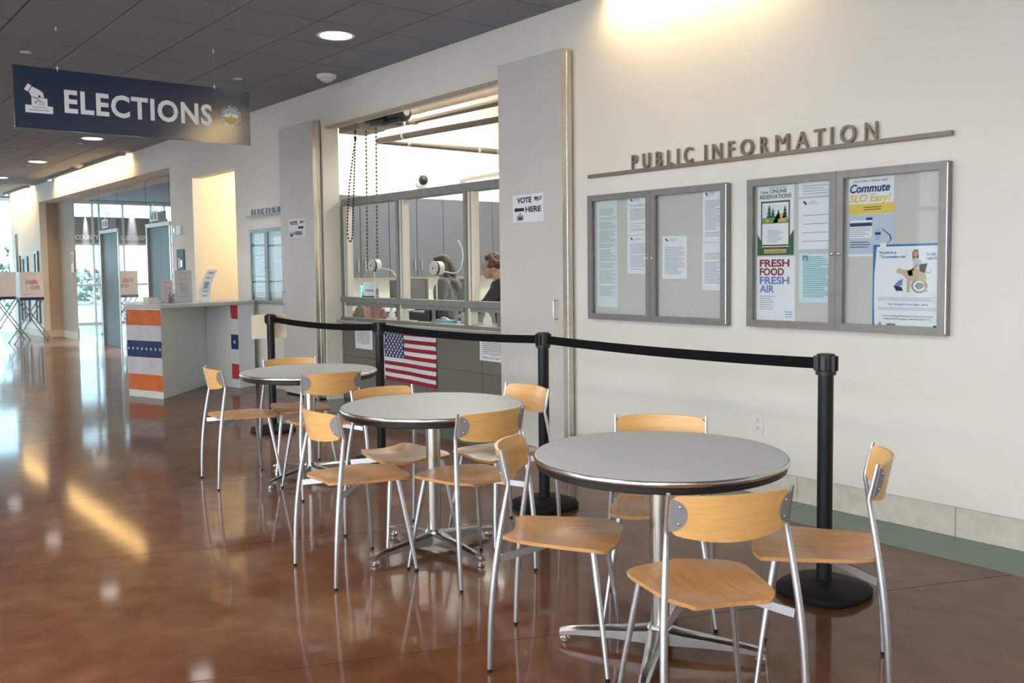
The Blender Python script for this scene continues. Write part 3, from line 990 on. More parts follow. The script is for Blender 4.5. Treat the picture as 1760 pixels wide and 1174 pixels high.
# office lighting and pipes
t = thing('pendant_light', 'long white pendant strip light hanging in the office', 'pendant light', (0, 0, 0))
MB().tube([(-9.42, 2.15, 2.53), (-6.8, 2.15, 2.59)], 0.05, 14).build('shade', mat('lamp_shade_white', (0.8, 0.76, 0.72), 0.4), t)
MB().box(-9.3, -6.9, 2.12, 2.18, 2.455, 2.478).build('tube', mat('office_tube', (1, 1, 1), 0.5, emit=8.0, emit_color=(1, 0.95, 0.86)), t, smooth=False)
for x in (-8.7, -7.0):
    MB().tube([(x, 2.15, 2.55), (x, 2.15, OC)], 0.004, 6).build('cable', STEEL, t)
for k, (x, y) in enumerate(((-9.9, 2.6), (-7.0, 2.9))):
    t = thing('office_ceiling_light', 'bright square ceiling light in the office, %s' % ('left one' if k == 0 else 'right one'), 'ceiling light', (x, y, OC))
    MB().box(-0.6, 0.6, -0.6, 0.6, -0.05, -0.001).build('housing', WHITE, t, smooth=False)
    MB().box(-0.56, 0.56, -0.56, 0.56, -0.056, -0.0505).build('diffuser', mat('office_panel', (1, 1, 1), 0.5, emit=8.0, emit_color=(1, 0.955, 0.87)), t, smooth=False)
    lamp('office_light', 'AREA', (x, y, OC - 0.07), 80, (1.0, 0.955, 0.87), (x, y, 0), shape='SQUARE', size=1.1)

def clips(q, pts, r):
    for p, ax in pts:
        d = Vector(ax)
        p = Vector(p)
        q.tube([p - d * 0.02, p + d * 0.02], r, 12)
        q.tube([p, p + Vector((0, 0, 1)) * (OC - p.z)], 0.004, 6)
t = thing('drain_pipe', 'thick dark pipe turning a corner under the office ceiling', 'pipe', (0, 0, 0))
MB().tube([(-6.0, 1.6, 3.02), (-10.50, 1.6, 3.11), (-10.58, 1.63, 3.115), (-10.6, 1.70, 3.12), (-10.6, 4.78, 3.12)], 0.040, 12).build('pipe_run', PIPE, t)
q = MB()
clips(q, [((-10.6, 2.1, 3.12), (0, 1, 0)), ((-10.6, 3.3, 3.12), (0, 1, 0)), ((-9.9, 1.6, 3.10), (1, 0, 0))], 0.045)
q.build('hanger', STEEL, t)
t = thing('water_pipe', 'thin dark pipe with an orange coupling under the office ceiling', 'pipe', (0, 0, 0))
MB().tube([(-6.0, 1.9, 3.29), (-10.9, 1.9, 3.345)], 0.03, 10).build('pipe_run', PIPE, t)
MB().lathe([(0.036, -0.04), (0.045, -0.03), (0.045, 0.03), (0.036, 0.04)], 12, (-10.1, 1.9, 3.336), axis='x').build('coupling', mat('orange_coupling', (0.55, 0.16, 0.07), 0.5), t)
q = MB()
clips(q, [((-8.2, 1.9, 3.315), (1, 0, 0)), ((-10.3, 1.9, 3.338), (1, 0, 0))], 0.034)
q.build('hanger', STEEL, t)
t = thing('painted_duct_pipe', 'thick peach-painted pipe running beneath the office ceiling just behind the opening', 'pipe', (0, 0, 0))
MB().tube([(-5.9, 0.9, 3.155), (-8.8, 0.9, 3.155)], 0.036, 12).build('pipe_run', PIPE_LIGHT, t)
q = MB()
clips(q, [((-7.3, 0.9, 3.155), (1, 0, 0)), ((-8.45, 0.9, 3.155), (1, 0, 0))], 0.041)
q.build('hanger', PIPE_LIGHT, t)
t = thing('painted_conduit', 'thinner peach-painted conduit below the thick painted pipe', 'pipe', (0, 0, 0))
MB().tube([(-5.9, 1.1, 3.12), (-9.0, 1.1, 3.12)], 0.015, 10).build('pipe_run', PIPE_LIGHT, t)
# rolling shutter drive with hoist chains
t = thing('shutter_motor', 'dark rolling shutter motor with drive box under the head of the opening', 'motor', (0, 0, 0))
MB().box(-9.0, -8.56, 0.181, 0.50, 2.905, 3.06).build('hood', mat('hood_grey', (0.30, 0.28, 0.26), 0.5), t, smooth=False)
MB().box(-8.74, -8.40, 0.24, 0.46, 2.97, 3.10).build('bracket', PIPE, t, smooth=False)
MB().box(-8.36, -8.10, 0.20, 0.42, 2.905, 3.08).build('drive_box', BLACK, t, smooth=False, bevel=0.006)
MB().lathe([(0.06, -0.12), (0.085, -0.11), (0.085, 0.10), (0.05, 0.12)], 16, (-7.96, 0.30, 2.985), axis='x').build('motor_body', BLACK, t)
MB().lathe([(0.035, 0.0), (0.035, 0.02)], 12, (-7.84, 0.30, 2.985), axis='x').build('shaft_end', STEEL, t)
MB().box(-8.12, -7.80, 0.19, 0.23, 2.88, 2.90).build('mount_rail', BLACK, t, smooth=False)
def chain(q, pts, r, step):
    pts = [Vector(p) for p in pts]
    for a, b in zip(pts[:-1], pts[1:]):
        L = (b - a).length
        n = max(1, int(L / step))
        for k in range(n):
            c = a.lerp(b, (k + 0.5) / n)
            d = (b - a).normalized()
            q.tube([c - d * step * 0.42, c - d * step * 0.1, c + d * step * 0.1, c + d * step * 0.42], [r * 0.25, r, r, r * 0.25], 6)
t = thing('hoist_chain', 'long black hoist chain loop hanging beside the left jamb of the opening', 'chain', (0, 0, 0))
q = MB()
n = 14
loop = [(-8.50, 0.10, 2.78)]
for k in range(1, n + 1):
    a = k / n
    loop.append((-8.50 - 0.21 * math.sin(a * 1.45) , 0.10, 2.78 - 0.92 * a))
loop += [(-8.705, 0.10, 1.78), (-8.685, 0.10, 1.735), (-8.655, 0.10, 1.715), (-8.62, 0.10, 1.735), (-8.60, 0.10, 1.80), (-8.57, 0.10, 2.1), (-8.50, 0.10, 2.78)]
chain(q, loop, 0.011, 0.03)
q.build('links', BLACK, t)
MB().tube([(-8.50, 0.10, 2.80), (-8.50, 0.10, 2.96)], 0.003, 6).build('hanger_wire', BLACK, t)
MB().tube([(-8.50, 0.10, 2.77), (-8.50, 0.10, 2.81)], 0.014, 8).build('stop_ball', BLACK, t)
MB().tube([(-8.50, 0.10, 2.84), (-8.50, 0.10, 2.87)], 0.014, 8).build('stop_ball', BLACK, t)
for x, wh in ((-8.67, 'left'), (-8.462, 'right')):
    t = thing('hoist_chain', 'thin brown hoist chain hanging behind the glass, the %s of the pair' % wh, 'chain', (0, 0, 0), 0, 'pair of thin hoist chains')
    q = MB()
    chain(q, [(x, 0.33, 2.92), (x - 0.03, 0.33, 1.42)], 0.012, 0.040)
    q.build('links', mat('chain_brown', (0.10, 0.075, 0.05), 0.5, 0.2), t)

# things on the office side of the counter
ctr = 0.8755
o, f = sheet('paper_sign', 'white paper sign taped inside the left window bay above the pink sheet', 'sign', -8.93, 1.13, 0.40, 0.34, 0.15)
art('print', f, [(rect(0.05, 0.05, 0.24, 0.07), GREY_INK)], o)
art('stamp', f, [(rect(0.28, 0.01, 0.33, 0.08), mat('print_bluegrey', (0.25, 0.30, 0.36), 0.7))], o)
o, f = sheet('paper_sign', 'large pink printed sheet standing behind the left sliding window', 'sign', -8.93, ctr, 0.41, 0.44, 0.19, mat('pink_paper', (0.66, 0.33, 0.34), 0.7))
art('print', f, [(r_, mat('pink_ink', (0.45, 0.16, 0.17), 0.7)) for r_ in lines(0.02, 0.02, 0.42, 0.18, 9, 5, 0.3, 0.1, 0)], o)
def pump_bottle(x, y, label, m, s=1.0):
    t = thing('spray_bottle', label, 'bottle', (x, y, ctr))
    MB().lathe([(0.03 * s, 0), (0.036 * s, 0.01), (0.036 * s, 0.07 * s), (0.018 * s, 0.105 * s), (0.012 * s, 0.12 * s)], 14).build('body', m, t)
    q = MB()
    q.tube([(0, 0, 0.12 * s), (0, 0, 0.15 * s)], 0.012 * s, 8)
    q.tube([(0.015 * s, 0, 0.15 * s), (-0.05 * s, 0, 0.155 * s)], 0.009 * s, 8)
    q.tube([(-0.02 * s, 0, 0.145 * s), (-0.03 * s, 0, 0.115 * s)], 0.005 * s, 6)
    q.build('nozzle', WHITE, t)
pump_bottle(-8.44, 0.36, 'small reddish-brown pump bottle beside the pink sheet', mat('brown_bottle', (0.36, 0.14, 0.11), 0.3))
pump_bottle(-8.27, 0.36, 'small white spray bottle in the left sliding window', WHITE)
pump_bottle(-6.62, 0.36, 'white spray bottle beside the folding door in the right window bay', WHITE, 1.1)
t = thing('letter_rack', 'black wire letter rack full of papers in the middle window bay', 'letter rack', (-7.87, 0.48, ctr))
for k in range(4):
    MB().box(-0.17 + 0.0, 0.20, -0.05 + 0.035 * k, -0.045 + 0.035 * k, 0.0, 0.10 + 0.02 * k).build('divider', BLACK, t, smooth=False)
MB().box(-0.17, 0.20, -0.06, 0.075, 0.0, 0.012).build('base', BLACK, t, smooth=False)
for k in range(3):
    MB().box(-0.13 + 0.05 * k, 0.08 + 0.04 * k, -0.035 + 0.035 * k, -0.028 + 0.035 * k, 0.013, 0.12).build('envelope', PAPER, t, smooth=False)
t = thing('document_tray', 'flat tan document tray in the middle window bay', 'tray', (-7.78, 0.33, ctr))
MB().box(-0.16, 0.14, -0.06, 0.06, 0, 0.008).build('base', CREAM_PAPER, t, smooth=False)
MB().box(-0.16, 0.14, -0.065, -0.0605, 0, 0.035).build('front_lip', CREAM_PAPER, t, smooth=False)
t = thing('tissue_box', 'light blue tissue box with white tissue on the counter', 'box', (-7.36, 0.40, ctr))
MB().box(-0.14, 0.13, -0.06, 0.06, 0, 0.045).build('carton', mat('tissue_blue', (0.20, 0.48, 0.62), 0.5), t, smooth=False, bevel=0.003)
MB().grid(lambda a, b: (-0.08 + 0.17 * a, -0.02 + 0.04 * b, 0.046 + 0.03 * math.sin(3.1 * a) * (0.6 + 0.4 * math.sin(5 * b))), 8, 4).build('tissue', PAPER, t)
t = thing('plastic_cup', 'clear grey plastic cup of pens beside the tissue box', 'cup', (-7.15, 0.50, ctr))
MB().lathe([(0.040, 0), (0.042, 0.004), (0.055, 0.11), (0.058, 0.112), (0.054, 0.111), (0.038, 0.008)], 18).build('cup_wall', mat('smoky_plastic', (0.42, 0.46, 0.50), 0.25), t)
for k in range(4):
    MB().tube([(0.01 * math.cos(k * 2), 0.01 * math.sin(k * 2), 0.012), (0.04 * math.cos(k * 2.1), 0.04 * math.sin(k * 2.1), 0.15)], 0.004, 6).build('pen', INK if k % 2 else WHITE, t)
SCREEN_DARK = mat('monitor_grey', (0.10, 0.105, 0.115), 0.4)
def monitor(x, y, z, wd, ht, label, m, rz=0.0):
    t = thing('computer_monitor', label, 'monitor', (x, y, 0.0), rz)
    MB().box(-wd / 2, wd / 2, -0.02, 0.02, z, z + ht).build('screen_housing', SCREEN_DARK, t, smooth=False, bevel=0.004)
    MB().box(-wd / 2 + 0.012, wd / 2 - 0.012, -0.0215, -0.0202, z + 0.014, z + ht - 0.012).build('screen', m, t, smooth=False)
    MB().box(-0.03, 0.03, 0.0, 0.03, 0.76, z + 0.02).build('neck', BLACK, t, smooth=False)
    MB().lathe([(0.11, 0.745), (0.11, 0.76)], 20).build('foot', BLACK, t)
BACKM = mat('monitor_back', (0.20, 0.21, 0.22), 0.5)
monitor(-9.45, 1.45, 1.0, 0.46, 0.30, 'grey computer monitor behind the middle window bay left side', BACKM)
monitor(-9.98, 1.5, 1.0, 0.30, 0.28, 'dark computer monitor seen at the right edge of the left bay', SCREEN_DARK)
monitor(-8.55, 1.45, 1.02, 0.44, 0.28, 'grey computer monitor behind the person in the hoodie', BACKM)
monitor(-10.50, 1.40, 0.96, 0.42, 0.27, 'glowing light blue computer monitor at the left of the office', mat('screen_blue', (0.1, 0.5, 0.7), 0.4, emit=1.2, emit_color=(0.12, 0.62, 0.85)))
t = thing('office_desk', 'long grey office desk behind the counter carrying monitors', 'desk', (0, 0, 0))
MB().box(-10.72, -6.2, 1.25, 1.95, 0.715, 0.745).build('desktop', KIOSK_TOP, t, smooth=False)
for x in (-10.68, -9.2, -7.7, -6.25):
    MB().box(x - 0.025, x + 0.025, 1.30, 1.90, 0.0, 0.7149).build('leg', BLACK, t, smooth=False)

# ------------------------------------------------------------------ round tables
TABLES = [(-2.2249, -2.2416, 33.4, 'large grey round cafe table nearest to the camera, in front of the notice boards'),
          (-3.7920, -2.1734, 3.0, 'grey round cafe table in the middle of the row'),
          (-5.6770, -1.9009, 16.0, 'grey round cafe table farthest from the camera, in front of the folding door')]
proto = None
def make_table():
    t = thing('cafe_table', 'table', 'table')
    MB().lathe([(0.30, 0.7206), (0.4512, 0.7206), (0.4515, 0.722), (0.4515, 0.7385), (0.4515, 0.74)], 72).build('tabletop', LAMINATE, t, angle=60)
    MB().lathe([(0.4535, 0.7205), (0.457, 0.7225), (0.459, 0.730), (0.457, 0.737), (0.4535, 0.7402), (0.4518, 0.7402), (0.4518, 0.7205)], 72).build('metal_edge', ALU, t, angle=60)
    MB().lathe([(0.02, 0.690), (0.430, 0.692), (0.449, 0.700), (0.451, 0.7203), (0.4517, 0.7204)], 64).build('underside', BLACK, t)
    MB().lathe([(0.036, 0.085), (0.036, 0.6899)], 28).build('column', BRUSHED, t)
    MB().lathe([(0.115, 0.678), (0.12, 0.689)], 20).build('mount_plate', BLACK, t)
    b = MB()
    b.lathe([(0.05, 0.045), (0.055, 0.07), (0.048, 0.095), (0.0365, 0.11)], 24)
    b.build('hub', ALU, t)
    for k in range(4):
        a = k * math.pi / 2
        ca, sa = math.cos(a), math.sin(a)
        q = MB()
        sec = [(0.03, 0.042, 0.040, 0.098), (0.09, 0.036, 0.040, 0.088), (0.18, 0.028, 0.040, 0.078), (0.28, 0.022, 0.036, 0.066), (0.345, 0.019, 0.030, 0.056), (0.378, 0.017, 0.026, 0.048)]
        vs, fs = [], []
        for (r, hw, z0, z1) in sec:
            for (yy, zz) in ((-hw, z0), (hw, z0), (hw, z1 - 0.010), (hw * 0.5, z1), (-hw * 0.5, z1), (-hw, z1 - 0.010)):
                vs.append((r * ca - yy * sa, r * sa + yy * ca, zz))
        for i in range(len(sec) - 1):
            for m_ in range(6):
                m2 = (m_ + 1) % 6
                fs.append((i * 6 + m_, i * 6 + m2, (i + 1) * 6 + m2, (i + 1) * 6 + m_))
        fs.append(tuple(reversed(range(6))))
        fs.append(tuple(range(30, 36)))
        q.add(vs, fs)
        arm = q.build('base_arm', ALU, t, angle=40)
        g_ = MB().lathe([(0.016, 0.0), (0.019, 0.004), (0.019, 0.012), (0.008, 0.014), (0.008, 0.034)], 14, (0.360 * ca, 0.360 * sa, 0))
        g_.build('levelling_foot', STEEL, arm)
    return t
proto = make_table()
for k, (x, y, a, lb) in enumerate(TABLES):
    o = proto if k == 0 else copy_tree(proto)
    o.location = (x, y, 0)
    o.rotation_euler = (0, 0, math.radians(a))
    tag(o, lb, 'table', 'round cafe tables')

# ------------------------------------------------------------------ chairs
def seat_pt(u, v, top):
    """u, v in -1..1 ; v=1 is the front"""
    rr = max(abs(u), abs(v))
    if rr > 1e-6:
        e = 3.4
        cu, cv = u / rr, v / rr
        q = (abs(cu) ** e + abs(cv) ** e) ** (-1 / e)
        x, yv = u * q, v * q
    else:
        x = yv = 0.0
    hw = 0.178 + 0.027 * v - 0.012 * (1 - v * v)
    y = 0.014 + 0.222 * yv
    notch = max(0.0, -v) ** 3 * (1 - min(1, abs(u) / 0.8) ** 2) if abs(u) < 0.8 else 0.0
    y += 0.046 * notch
    X = x * hw / 0.905
    z = 0.455
    z += 0.010 * abs(u) ** 2.2 * (0.3 - 0.7 * v)               # rear wings lift, front edge stays level
    z -= 0.016 * math.exp(-((v + 0.25) / 0.45) ** 2) * math.exp(-(u / 0.62) ** 2)
    z += 0.008 * math.exp(-(u / 0.25) ** 2) * max(0, v) ** 1.5
    z -= 0.014 * max(0.0, v - 0.62) ** 1.2
    if not top:
        z -= 0.013
        X *= 0.992
        y = 0.014 + (y - 0.014) * 0.992
    return (X, y, z)

def make_chair():
    t = thing('cafe_chair', 'chair', 'chair')
    N = 22
    q = MB()
    w_ = N + 1
    vs = [seat_pt(-1 + 2 * i / N, -1 + 2 * j_ / N, True) for j_ in range(w_) for i in range(w_)]
    vs += [seat_pt(-1 + 2 * i / N, -1 + 2 * j_ / N, False) for j_ in range(w_) for i in range(w_)]
    o_ = w_ * w_
    fs = []
    for j_ in range(N):
        for i in range(N):
            a = j_ * w_ + i
            fs.append((a, a + 1, a + 1 + w_, a + w_))
            fs.append((o_ + a, o_ + a + w_, o_ + a + 1 + w_, o_ + a + 1))
    border = [i for i in range(w_)] + [j_ * w_ + N for j_ in range(1, w_)] + [N * w_ + i for i in range(N - 1, -1, -1)] + [j_ * w_ for j_ in range(N - 1, 0, -1)]
    for a, b in zip(border, border[1:] + border[:1]):
        fs.append((a, o_ + a, o_ + b, b))
    q.add(vs, fs)
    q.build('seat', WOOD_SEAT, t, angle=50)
    # bent backrest
    q = MB()
    nu, nv = 20, 6
    def bk(i, j_, side):
        u = -1 + 2 * i / nu
        v = j_ / nv
        bow = 0.052 * (1 - u * u)
        z0 = 0.664 - 0.024 * (1 - u * u)
        z1 = 0.777 + 0.004 * (1 - u * u)
        cr = 0.018 * max(0, (abs(u) - 0.86) / 0.14) ** 2
        z = z0 + cr + (z1 - cr - z0 - cr) * v
        ln = (z - 0.669) / 0.109 * 0.022
        y = -0.143 - bow - ln - (0.006 if side else -0.006)
        return (0.186 * u, y, z)
    vs = [bk(i, j_, 0) for j_ in range(nv + 1) for i in range(nu + 1)] + [bk(i, j_, 1) for j_ in range(nv + 1) for i in range(nu + 1)]
    ww = nu + 1
    oo = ww * (nv + 1)
    fs = []
    for j_ in range(nv):
        for i in range(nu):
            a = j_ * ww + i
            fs.append((a + ww, a + 1 + ww, a + 1, a))
            fs.append((oo + a, oo + a + 1, oo + a + 1 + ww, oo + a + ww))
    border = [i for i in range(ww)] + [j_ * ww + nu for j_ in range(1, nv + 1)] + [nv * ww + i for i in range(nu - 1, -1, -1)] + [j_ * ww for j_ in range(nv - 1, 0, -1)]
    for a, b in zip(border, border[1:] + border[:1]):
        fs.append((a, b, oo + b, oo + a))
    q.add(vs, fs)
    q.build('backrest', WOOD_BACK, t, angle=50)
    for s in (-1, 1):
        # rear leg runs up to carry the backrest
        P = []
        R_ = []
        for k in range(13):
            f_ = k / 12
            z = 0.012 + (0.660 - 0.012) * f_
            bow = math.sin(math.pi * f_)
            P.append((s * (0.218 - 0.030 * f_ + 0.013 * bow), -0.208 + 0.068 * f_ - 0.014 * bow, z))
            R_.append(0.0078 + 0.0042 * math.sin(math.pi * min(1, f_ * 0.9 + 0.08)))
        P += [(s * 0.1885, -0.1415, 0.676), (s * 0.1895, -0.147, 0.70), (s * 0.1915, -0.165, 0.784)]
        R_ += [0.0082, 0.0075, 0.0065]
        lg = MB().tube(P, R_, 12).build('leg', CHAIR_TUBE, t, angle=60)
        MB().tube([(s * 0.2185, -0.2085, 0.0), (s * 0.2182, -0.2083, 0.0125)], 0.0082, 10).build('foot_cap', RUBBER, lg)
        # front leg
        lg = MB().tube([(s * 0.217, 0.207, 0.012), (s * 0.196, 0.190, 0.16), (s * 0.172, 0.168, 0.32), (s * 0.152, 0.150, 0.4475)], [0.0075, 0.0095, 0.0115, 0.0115], 12).build('leg', CHAIR_TUBE, t, angle=60)
        MB().tube([(s * 0.2187, 0.2083, 0.0), (s * 0.2172, 0.2071, 0.0125)], 0.008, 10).build('foot_cap', RUBBER, lg)
        # flat brace from rear leg to beneath the seat
        MB().bar((s * 0.200, -0.168, 0.405), (s * 0.045, 0.01, 0.430), 0.006, 0.026).build('brace', CHAIR_TUBE, t, smooth=False)
        # half-round plates that hold the backrest
        q = MB()
        pts2 = []
        for k in range(15):
            a = -math.pi / 2 + math.pi * k / 14
            pts2.append((0.186 - 0.042 * math.cos(a), 0.7205 + 0.048 * math.sin(a)))
        def pl(X, Z, off):
            u = X / 0.186
            return (s * X, -0.143 - 0.052 * (1 - u * u) - (Z - 0.669) / 0.109 * 0.022 - 0.0065 - off, Z)
        fr2 = [pl(a, b, 0.003) for a, b in pts2]
        bk2 = [pl(a, b, 0.0002) for a, b in pts2]
        n_ = len(pts2)
        fcs = [tuple(range(n_)), tuple(reversed(range(n_, 2 * n_)))] + [(i, (i + 1) % n_, n_ + (i + 1) % n_, n_ + i) for i in range(n_)]
        if s > 0:
            fcs = [tuple(reversed(f_)) for f_ in fcs]
        q.add(fr2 + bk2, fcs)
        plate = q.build('mounting_plate', PLATE, t, angle=40)
        q = MB()
        for (X, Z) in ((0.163, 0.747), (0.163, 0.697)):
            p = pl(X, Z, 0.004)
            q.ball(p, 0.0042, 8, 6)
        q.build('rivet', STEEL, plate)
    # cross plate under the seat
    MB().box(-0.155, 0.155, 0.115, 0.165, 0.4375, 0.4435).build('under_plate', BLACK, t, smooth=False)
    MB().box(-0.06, 0.06, -0.02, 0.115, 0.428, 0.4345).build('spine_plate', BLACK, t, smooth=False)
    return t
CHAIRS = [(-2.467, -2.527, 38.4, 'beech and silver cafe chair at the left of the nearest table, seen from its side'),
          (-1.750, -2.563, 153.8, 'beech and silver cafe chair nearest to the camera, its back towards us'),
          (-1.739, -1.947, -148.5, 'beech and silver cafe chair at the far right, beside the black post'),
          (-2.500, -1.930, -49.4, 'beech and silver cafe chair behind the nearest table, against the wall side'),
          (-3.798, -2.626, 87.8, 'beech and silver cafe chair at the front left of the middle table'),
          (-3.414, -2.221, 180.9, 'beech and silver cafe chair at the right of the middle table, back towards us'),
          (-4.092, -2.182, 0.7, 'beech and silver cafe chair behind the left of the middle table'),
          (-3.780, -1.735, -93.3, 'beech and silver cafe chair behind the middle table beside the second barrier post'),
          (-5.941, -2.293, 83.3, 'beech and silver cafe chair at the left of the far table, seen side-on'),
          (-6.010, -1.835, -9.5, 'beech and silver cafe chair behind the far table'),
          (-5.301, -1.997, 172.4, 'beech and silver cafe chair at the right of the far table, back towards us')]
proto = make_chair()
for k, (x, y, a, lb) in enumerate(CHAIRS):
    o = proto if k == 0 else copy_tree(proto)
    o.location = (x, y, 0)
    o.rotation_euler = (0, 0, math.radians(a - 90))
    tag(o, lb, 'chair', 'beech cafe chairs')

# ------------------------------------------------------------------ belt barrier posts
POSTS = [(-2.170, -1.245, 'black belt barrier post at the right end of the row, by the notice boards'), (-4.052, -1.205, 'black belt barrier post second from the right, before the right folding door'),
         (-5.805, -1.27, 'black belt barrier post third from the right, in front of the national flag'), (-7.577, -1.313, 'black belt barrier post at the left end with a cream paper behind it')]
def make_post():
    t = thing('barrier_post', 'post', 'barrier post')
    MB().lathe([(0.178, 0.0), (0.182, 0.006), (0.182, 0.026), (0.172, 0.038), (0.12, 0.050), (0.045, 0.058), (0.036, 0.060)], 44, sq=0.9).build('base', RUBBER, t, angle=50)
    MB().lathe([(0.0325, 0.0605), (0.0325, 0.9495)], 28).build('tube', BLACK_POST, t)
    q = MB().lathe([(0.0335, 0.950), (0.043, 0.950), (0.043, 0.966), (0.040, 0.970), (0.040, 1.030), (0.036, 1.038), (0.024, 1.040)], 28)
    hd = q.build('belt_head', BLACK, t)
    for k in range(4):
        a = k * math.pi / 2 + 0.1
        q = MB()
        for dw in (-0.016, 0.016):
            c = Vector((0.0405 * math.cos(a) - dw * math.sin(a), 0.0405 * math.sin(a) + dw * math.cos(a), 0.998))
            q.obox(c, Vector((math.cos(a), math.sin(a), 0)) * 0.006, Vector((-math.sin(a), math.cos(a), 0)) * 0.004, Vector((0, 0, 0.032)))
        q.build('belt_slot', BLACK, hd, smooth=False)
    return t
proto = make_post()
for k, (x, y, lb) in enumerate(POSTS):
    o = proto if k == 0 else copy_tree(proto)
    o.location = (x, y, 0)
    tag(o, lb, 'barrier post', 'black belt barrier posts')
POST_OBJS = [o_ for o_ in COL.objects if o_.get('group') == 'black belt barrier posts']
for k, (x, y, lb) in enumerate(POSTS):
    o = [p_ for p_ in POST_OBJS if abs(p_.location.x - x) < 1e-4][0]
    if k < 3:
        nx, ny = POSTS[k + 1][0] - x, POSTS[k + 1][1] - y
        L = math.hypot(nx, ny)
        dx, dy = nx / L, ny / L
        q = MB()
        n = 18
        vs = []
        sag = 0.012 + 0.006 * k
        for i in range(n + 1):
            s = 0.046 + (L - 0.092) * i / n
            z = 1.0 - sag * 4 * (i / n) * (1 - i / n) - 0.004
            for (oz, ow) in ((0.0245, 0.001), (0.0245, -0.001), (-0.0245, -0.001), (-0.0245, 0.001)):
                vs.append((dx * s - dy * ow, dy * s + dx * ow, z + oz))
        fs = []
        for i in range(n):
            for m_ in range(4):
                m2 = (m_ + 1) % 4
                fs.append((i * 4 + m_, i * 4 + m2, (i + 1) * 4 + m2, (i + 1) * 4 + m_))
        q.add(vs, fs)
        q.build('belt', BELT, o, smooth=False)
nrm = Vector((0.91, -0.41, 0)).normalized()
f = Fr((-7.715, -1.43, 0.815), (0.41, 0.91, 0.03), (0, 0, 1))
o, f = sheet('paper_sign', 'blank cream paper hung behind the left end barrier post', 'sign', 0, 0, 0, 0.30, 0.215, CREAM_PAPER, fr=f)

# ------------------------------------------------------------------ notice boards
def wall_case(label, x0, x1, z0, z1, lock_side=True):
    t = thing('notice_case', label, 'notice board', (0, 0, 0), 0, 'glazed aluminium notice cases')
    D_ = 0.06
    q = MB()
    q.box(x0, x0 + 0.012, -D_ + 0.016, -0.0005, z0, z1)
    q.box(x1 - 0.012, x1, -D_ + 0.016, -0.0005, z0, z1)
    q.box(x0 + 0.012, x1 - 0.012, -D_ + 0.016, -0.0005, z0, z0 + 0.012)
    q.box(x0 + 0.012, x1 - 0.012, -D_ + 0.016, -0.0005, z1 - 0.012, z1)
    q.build('cabinet_sides', FRAME_ALU, t, smooth=False)
    MB().box(x0 + 0.012, x1 - 0.012, -0.018, -0.001, z0 + 0.012, z1 - 0.012).build('backing_board', CORK, t, smooth=False)
    xm = (x0 + x1) / 2 - 0.01
    for s, (a, b) in ((1, (x0, xm - 0.001)), (-1, (xm + 0.001, x1))):
        d = MB()
        r_ = 0.042
        d.box(a, a + r_, -D_, -D_ + 0.0158, z0, z1)
        d.box(b - r_, b, -D_, -D_ + 0.0158, z0, z1)
        d.box(a + r_, b - r_, -D_, -D_ + 0.0158, z0, z0 + r_)
        d.box(a + r_, b - r_, -D_, -D_ + 0.0158, z1 - r_, z1)
        dr = d.build('door_frame', FRAME_ALU, t, smooth=False)
        MB().box(a + r_ - 0.004, b - r_ + 0.004, -D_ + 0.007, -D_ + 0.011, z0 + r_ - 0.004, z1 - r_ + 0.004).build('pane', CASE_GLASS, dr, smooth=False)
        lx = (b - 0.020) if s > 0 else (a + 0.020)
        MB().lathe([(0.009, 0.0), (0.009, -0.010), (0.006, -0.012)][::-1], 12, (lx, -D_, z0 + (z1 - z0) * 0.485), axis='y').build('lock', STEEL, dr)
        hx = a if s > 0 else b
        q = MB()
        q.tube([(hx, -D_ + 0.004, z0 + 0.01), (hx, -D_ + 0.004, z1 - 0.01)], 0.004, 8)
        q.build('hinge', STEEL, dr)
    return t
wall_case('wide two-door aluminium notice case below the metal lettering, holding plain letters', -4.860, -3.616, 1.040, 1.938)
wall_case('wide two-door aluminium notice case below the metal lettering, holding colour posters', -3.457, -2.230, 1.044, 1.940)
wall_case('small far notice case beside the left folding door under the small raised lettering', -10.90, -9.92, 1.02, 1.93)

YP = -0.0185   # face of the backing boards
CRS = mat('crest_ink', (0.05, 0.06, 0.08), 0.7)
def letter(x, z, wd, ht, label, seed, n, crest=True, m=PAPER, ink=GREY_INK, y=YP, top=0.80, group='plain letters in the notice cases'):
    o, f = sheet('letter_sheet', label, 'letter', x, z, y - 0.0005, wd, ht, m, group=group)
    it = []
    if crest:
        it.append(([(wd * 0.12, ht * 0.93), (wd * 0.17, ht * 0.96), (wd * 0.25, ht * 0.90), (wd * 0.22, ht * 0.87)], CRS))
        it += [(r_, ink) for r_ in lines(wd * 0.3, ht * 0.88, wd * 0.6, ht * 0.95, 3, seed + 1)]
    it += [(r_, ink) for r_ in lines(wd * 0.12, ht * 0.10, wd * 0.92, ht * top, n, seed)]
    art('print', f, it, o)
    return o, f
letter(-4.80, 1.130, 0.205, 0.765, 'long narrow printed list pinned at the far left of the left notice case', 11, 60, False, mat('pale_green_paper', (0.70, 0.76, 0.76), 0.7), top=0.93)
letter(-4.497, 1.640, 0.215, 0.265, 'upper letter of the pair in the left door of the left notice case', 12, 20)
letter(-4.497, 1.370, 0.215, 0.265, 'lower letter of the pair in the left door of the left notice case', 13, 20)
letter(-4.175, 1.335, 0.215, 0.285, 'single letter behind the locks in the right door of the left notice case', 14, 18)
letter(-3.828, 1.572, 0.165, 0.335, 'upper letter at the right side of the left notice case', 15, 22)
letter(-3.832, 1.262, 0.168, 0.305, 'lower letter at the right side of the left notice case', 16, 18, False)

